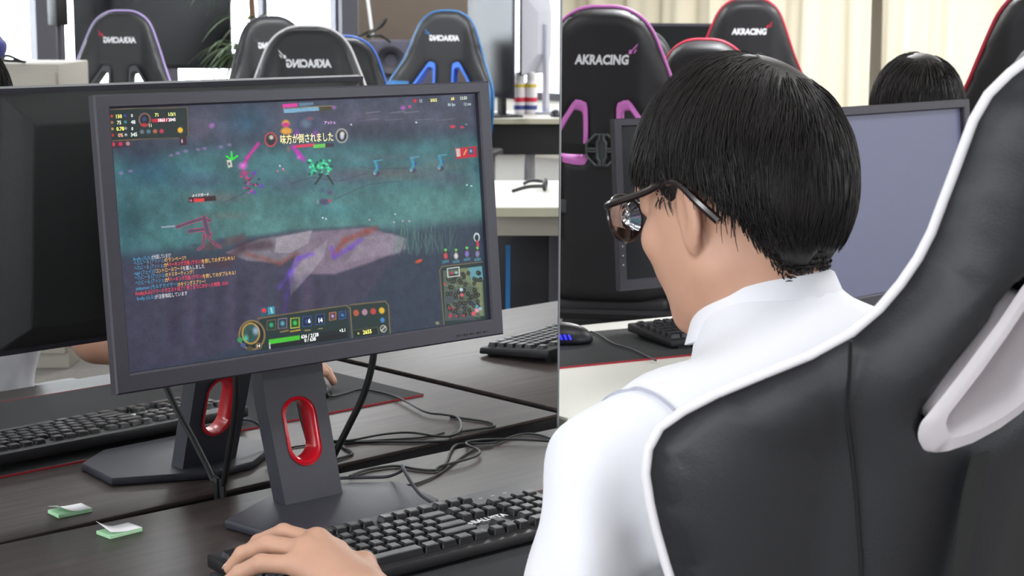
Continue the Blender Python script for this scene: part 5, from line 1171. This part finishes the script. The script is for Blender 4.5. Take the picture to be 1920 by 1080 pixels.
# palm in a pot
pb = md(478, 60, 9.6)
pl = empty('potted_palm', (pb[0], pb[1], 0), 0, 'potted palm with long thin leaves beside the television, reflected', 'plant')
MB().lathe([(0, 0), (.13, 0), (.17, .30), (.18, .32), (.16, .32), (.15, .28), (0, .28)], 24).build('pot', M['cabinet'], pl)
b = MB(); b.tube([(0, 0, .28), (.02, .01, .8), (.0, -.01, 1.15), (-.03, .0, 1.6)], [.03, .024, .02, .012], 8, smooth=4); b.tube([(.02, 0, .7), (-.08, .02, .95), (-.10, .02, 1.1)], [.014, .012, .008], 8, smooth=4); b.build('stem', M['trunk'], pl)
rs_ = random.Random(5); V_ = []; F_ = []
for (cx_, cy_, cz_, n_) in ((-.03, 0, 1.55, 46), (-.10, .02, 1.06, 44), (.0, 0, 1.22, 20)):
    for k in range(n_):
        a = rs_.uniform(0, 2*PI); L_ = rs_.uniform(.22, .40); up = rs_.uniform(.2, 1.0); w0 = rs_.uniform(.006, .011); b0 = len(V_)
        for i in range(8):
            t = i/7; rr = L_*t*math.cos(up*.8)*(1.0); z = cz_+L_*(math.sin(up)*t-.95*t*t*(1.1-up*.3)); w = w0*math.sin(PI*min(1, .12+t*.88))
            sx, sy = -math.sin(a)*w, math.cos(a)*w; V_ += [(cx_+math.cos(a)*rr-sx, cy_+math.sin(a)*rr-sy, z), (cx_+math.cos(a)*rr+sx, cy_+math.sin(a)*rr+sy, z)]
        for i in range(7): F_.append((b0+2*i, b0+2*i+1, b0+2*i+3, b0+2*i+2))
lf = pymesh('foliage', V_, F_, M['leaf'], pl); lf.modifiers.new('s', 'SOLIDIFY').thickness = .001
# taupe partition board, speakers, leaning pole
a, c = md(672, 73, 10.6), md(884, 73, 10.6); mid = (a+c)/2; bw = math.hypot(a[0]-c[0], a[1]-c[1]); ang = math.atan2(c[1]-a[1], c[0]-a[0])
pb_ = empty('partition_board', (mid[0], mid[1], 0), ang, 'tall taupe partition board on feet, reflected behind the speakers', 'partition')
MB().box(-bw/2, bw/2, -.05, 0, .12, 2.1, bev=.004).build('panel', M['brown'], pb_)
for sx in (-1, 1): MB().box(sx*(bw/2-.04)-.03, sx*(bw/2-.04)+.03, -.25, .2, 0, .12, bev=.01).build('foot', M['pillar'], pb_)
def speakerbox(px0, px1, y, D, label, cone):
    a, c = md(px0, y, D), md(px1, y, D); mid = (a+c)/2; w = math.hypot(a[0]-c[0], a[1]-c[1]); z1 = float(mid[2])
    r = empty('loudspeaker', (mid[0], mid[1], 0), math.atan2(c[1]-a[1], c[0]-a[0]), label, 'speaker')
    MB().box(-w/2, w/2, -.3, 0, 0, z1, bev=.008).build('cabinet', M['speaker'], r)
    if cone:
        Mx = Matrix.Translation((cone*w/2, .0, z1-.105)) @ Matrix.Rotation(-PI/2, 4, 'X')
        MB().lathe([(0, -.006), (.03, -.004), (.034, .004), (.062, .020), (.074, .022), (.078, .014), (.078, 0)], 28, Mx).build('cone', M['pillar'], r)
    return r
speakerbox(690, 767, 76, 9.6, 'grey loudspeaker with round cone under the taupe board, reflected', .1)
speakerbox(775, 830, 76, 9.6, 'plain grey loudspeaker half hidden by the blue trimmed chair, reflected', 0)
a, c = md(699, 64, 9.5), md(685, -40, 9.5)
tag(MB().tube([tuple(a-np.array([0, 0, .02])), tuple(c+(c-a)*2.5)], .009, 10).build('pole', M['postal']), 'thin white pole leaning behind the grey loudspeakers, reflected', 'pole')
q = md(700, 72, 9.45); cable([(q[0]-.10, q[1], q[2]+.012), (q[0]-.02, q[1]-.03, q[2]+.03), (q[0]+.05, q[1], q[2]+.06), (q[0]+.07, q[1]+.02, q[2]+.10), (q[0]+.02, q[1]+.02, q[2]+.06), (q[0]-.04, q[1], q[2]+.012), (q[0]+.06, q[1]-.02, q[2]+.014), (q[0]+.10, q[1]+.02, q[2]-.02)], .007, 'coiled black cable on top of the grey loudspeaker, reflected')
# white tables at the right of the reflection
def mtable(px0, px1, yfront, D_, depth, label, panel=False):
    a, c = mz(px0, yfront, DZ), mz(px1, yfront, DZ); mid = (a+c)/2; w = math.hypot(a[0]-c[0], a[1]-c[1]); ang = math.atan2(c[1]-a[1], c[0]-a[0])
    r = empty('office_table', (mid[0], mid[1], 0), ang, label, 'desk')
    MB().box(-w/2, w/2, -depth, 0, DZ-.004, DZ, bev=.001).build('tabletop', M['white'], r); MB().box(-w/2, w/2, -depth, 0, DZ-.03, DZ-.004).build('edge_band', M['tabedge'], r)
    if panel: MB().box(-w/2+.02, w/2-.02, -.06, -.04, DZ-.20, DZ-.03).build('apron', M['black'], r)
    else: MB().box(-w/2+.02, w/2-.02, -.12, -.08, DZ-.10, DZ-.03, bev=.004).build('rail', M['cabinet'], r)
    for sx in (-1, 1):
        MB().box(sx*(w/2-.25)-.03, sx*(w/2-.25)+.03, -depth/2-.03, -depth/2+.03, .04, DZ-.03, bev=.004).build('leg', M['pillar'] if not panel else M['metal'], r)
    return r, ang, mid
t1, an1, m1 = mtable(915, 1330, 222, 9.4, .7, 'white table with black apron carrying spray cans, reflected at the mirror edge', True)
t2, an2, m2 = mtable(908, 1350, 388, 5.4, .82, 'nearer white table with nothing but black glasses on it, reflected')
def can(px, y, D, label, band):
    p = mz(px, y, DZ); r = empty('spray_can', (p[0], p[1], DZ), 0, label, 'spray can', None)
    MB().lathe([(0, .001), (.031, .001), (.033, .006), (.033, .170), (.030, .178), (.022, .190), (0, .190)], 24).build('can_body', M['canw'], r)
    MB().lathe([(0, .188), (.026, .188), (.027, .20), (.024, .228), (.018, .234), (0, .234)], 20).build('cap', M['postal'], r)
    for z0, z1, m_ in ((.150, .168, band), (.070, .094, M['canr']), (.026, .050, M['canb'])): MB().lathe([(.0334, z0), (.0337, z0), (.0337, z1), (.0334, z1)], 24).build('label_band', m_, r)
can(974, 214, 9.4, 'white spray can with brown top band, left one on the reflected white table', M['cany']); can(996, 214, 9.3, 'white spray can with yellow top band, beside the other can, reflected', M['cany'])
p = mz(1042, 219, DZ); mouse((p[0], p[1], DZ), .6, 'black mouse beside the spray cans, reflected')
p = mz(945, 210, DZ); r = tag(MB().box(-.14, .14, -.1, .1, 0, .03, bev=.003).build('paper_stack', M['paper']), 'white paper stack left of the spray cans, reflected', 'paper'); r.location = (p[0]-.05, p[1]-.25, DZ); r.rotation_euler = (0, 0, an1)
def bigmon(pxc, D, rz, label, w, h, zc, m_):
    p = md(pxc, 100, D); r = empty('monitor', (p[0], p[1], DZ), rz, label, 'monitor')
    MB().box(-w/2, w/2, -.012, .0, zc-h/2, zc+h/2, bev=.004).build('bezel', M['bezel'], r); MB().box(-w/2+.012, w/2-.012, -.0135, -.012, zc-h/2+.03, zc+h/2-.012).build('screen', darkscreen, r)
    MB().hexa([(-w/2+.004, 0, zc-h/2+.004), (-w/2+.004, 0, zc+h/2-.004), (-w/4, .055, zc-h/4), (-w/4, .055, zc+h/4), (w/2-.004, 0, zc-h/2+.004), (w/2-.004, 0, zc+h/2-.004), (w/4, .055, zc-h/4), (w/4, .055, zc+h/4)], bev=.004).build('back_cover', m_, r)
    b = MB(); b.box(-.035, .035, .05, .075, .01, zc+.05, bev=.004); b.build('neck', m_, r); MB().box(-.13, .13, -.07, .13, 0, .012, bev=.004).build('base', m_, r); return r
bigmon(922, 9.72, math.radians(-72), 'large monitor turned edge on with a dark vented back, reflected', .60, .62, .42, M['bezelback'])
bigmon(1004, 10.06, math.radians(-30), 'silver backed monitor on a flat stand behind the spray cans, reflected', .56, .46, .45, M['silver'])
# glasses with strap on the nearer table
p = mz(1022, 356, DZ); r = empty('eyeglasses', (p[0], p[1], DZ), 2.4, 'black glasses left folded on the nearer white table, reflected', 'glasses')
MB().tube([(.07*math.cos(a)*1.0, 0, .018+.015*math.sin(a)) for a in [2*PI*k/20 for k in range(20)]], .006, 8, closed=True).build('rim', M['black'], r)
MB().tube([(.07, 0, .02), (.10, .05, .02), (.13, .10, .008)], .006, 8, smooth=4).build('temple', M['black'], r); MB().tube([(-.07, 0, .02), (-.11, .05, .02), (-.15, .08, .006)], .006, 8, smooth=4).build('temple', M['black'], r)
# computer tower with blue line below the nearer table
p = md(985, 520, 5.9); r = empty('computer_tower', (p[0], p[1], 0), an2, 'black computer tower with a blue trim line under the nearer white table, reflected', 'computer')
MB().box(-.2, .25, -.22, .0, 0, .60, bev=.01).build('case', M['dark'], r); MB().box(-.065, -.05, .0, .004, .25, .55).build('trim_line', M['blue'], r); MB().box(-.19, .24, .0, .003, .04, .2).build('front_panel', M['black'], r)  # the blue strip is plain plastic trim
p = md(1040, 605, 4.6)
# the dark cabinet row behind fills the low part of the room
tag(MB().box(1.0, 5.5, -10.25, -9.9, 0, .62, bev=.01).build('cabinet', M['pillar']), 'long low dark cabinet under the window, reflected', 'cabinet')
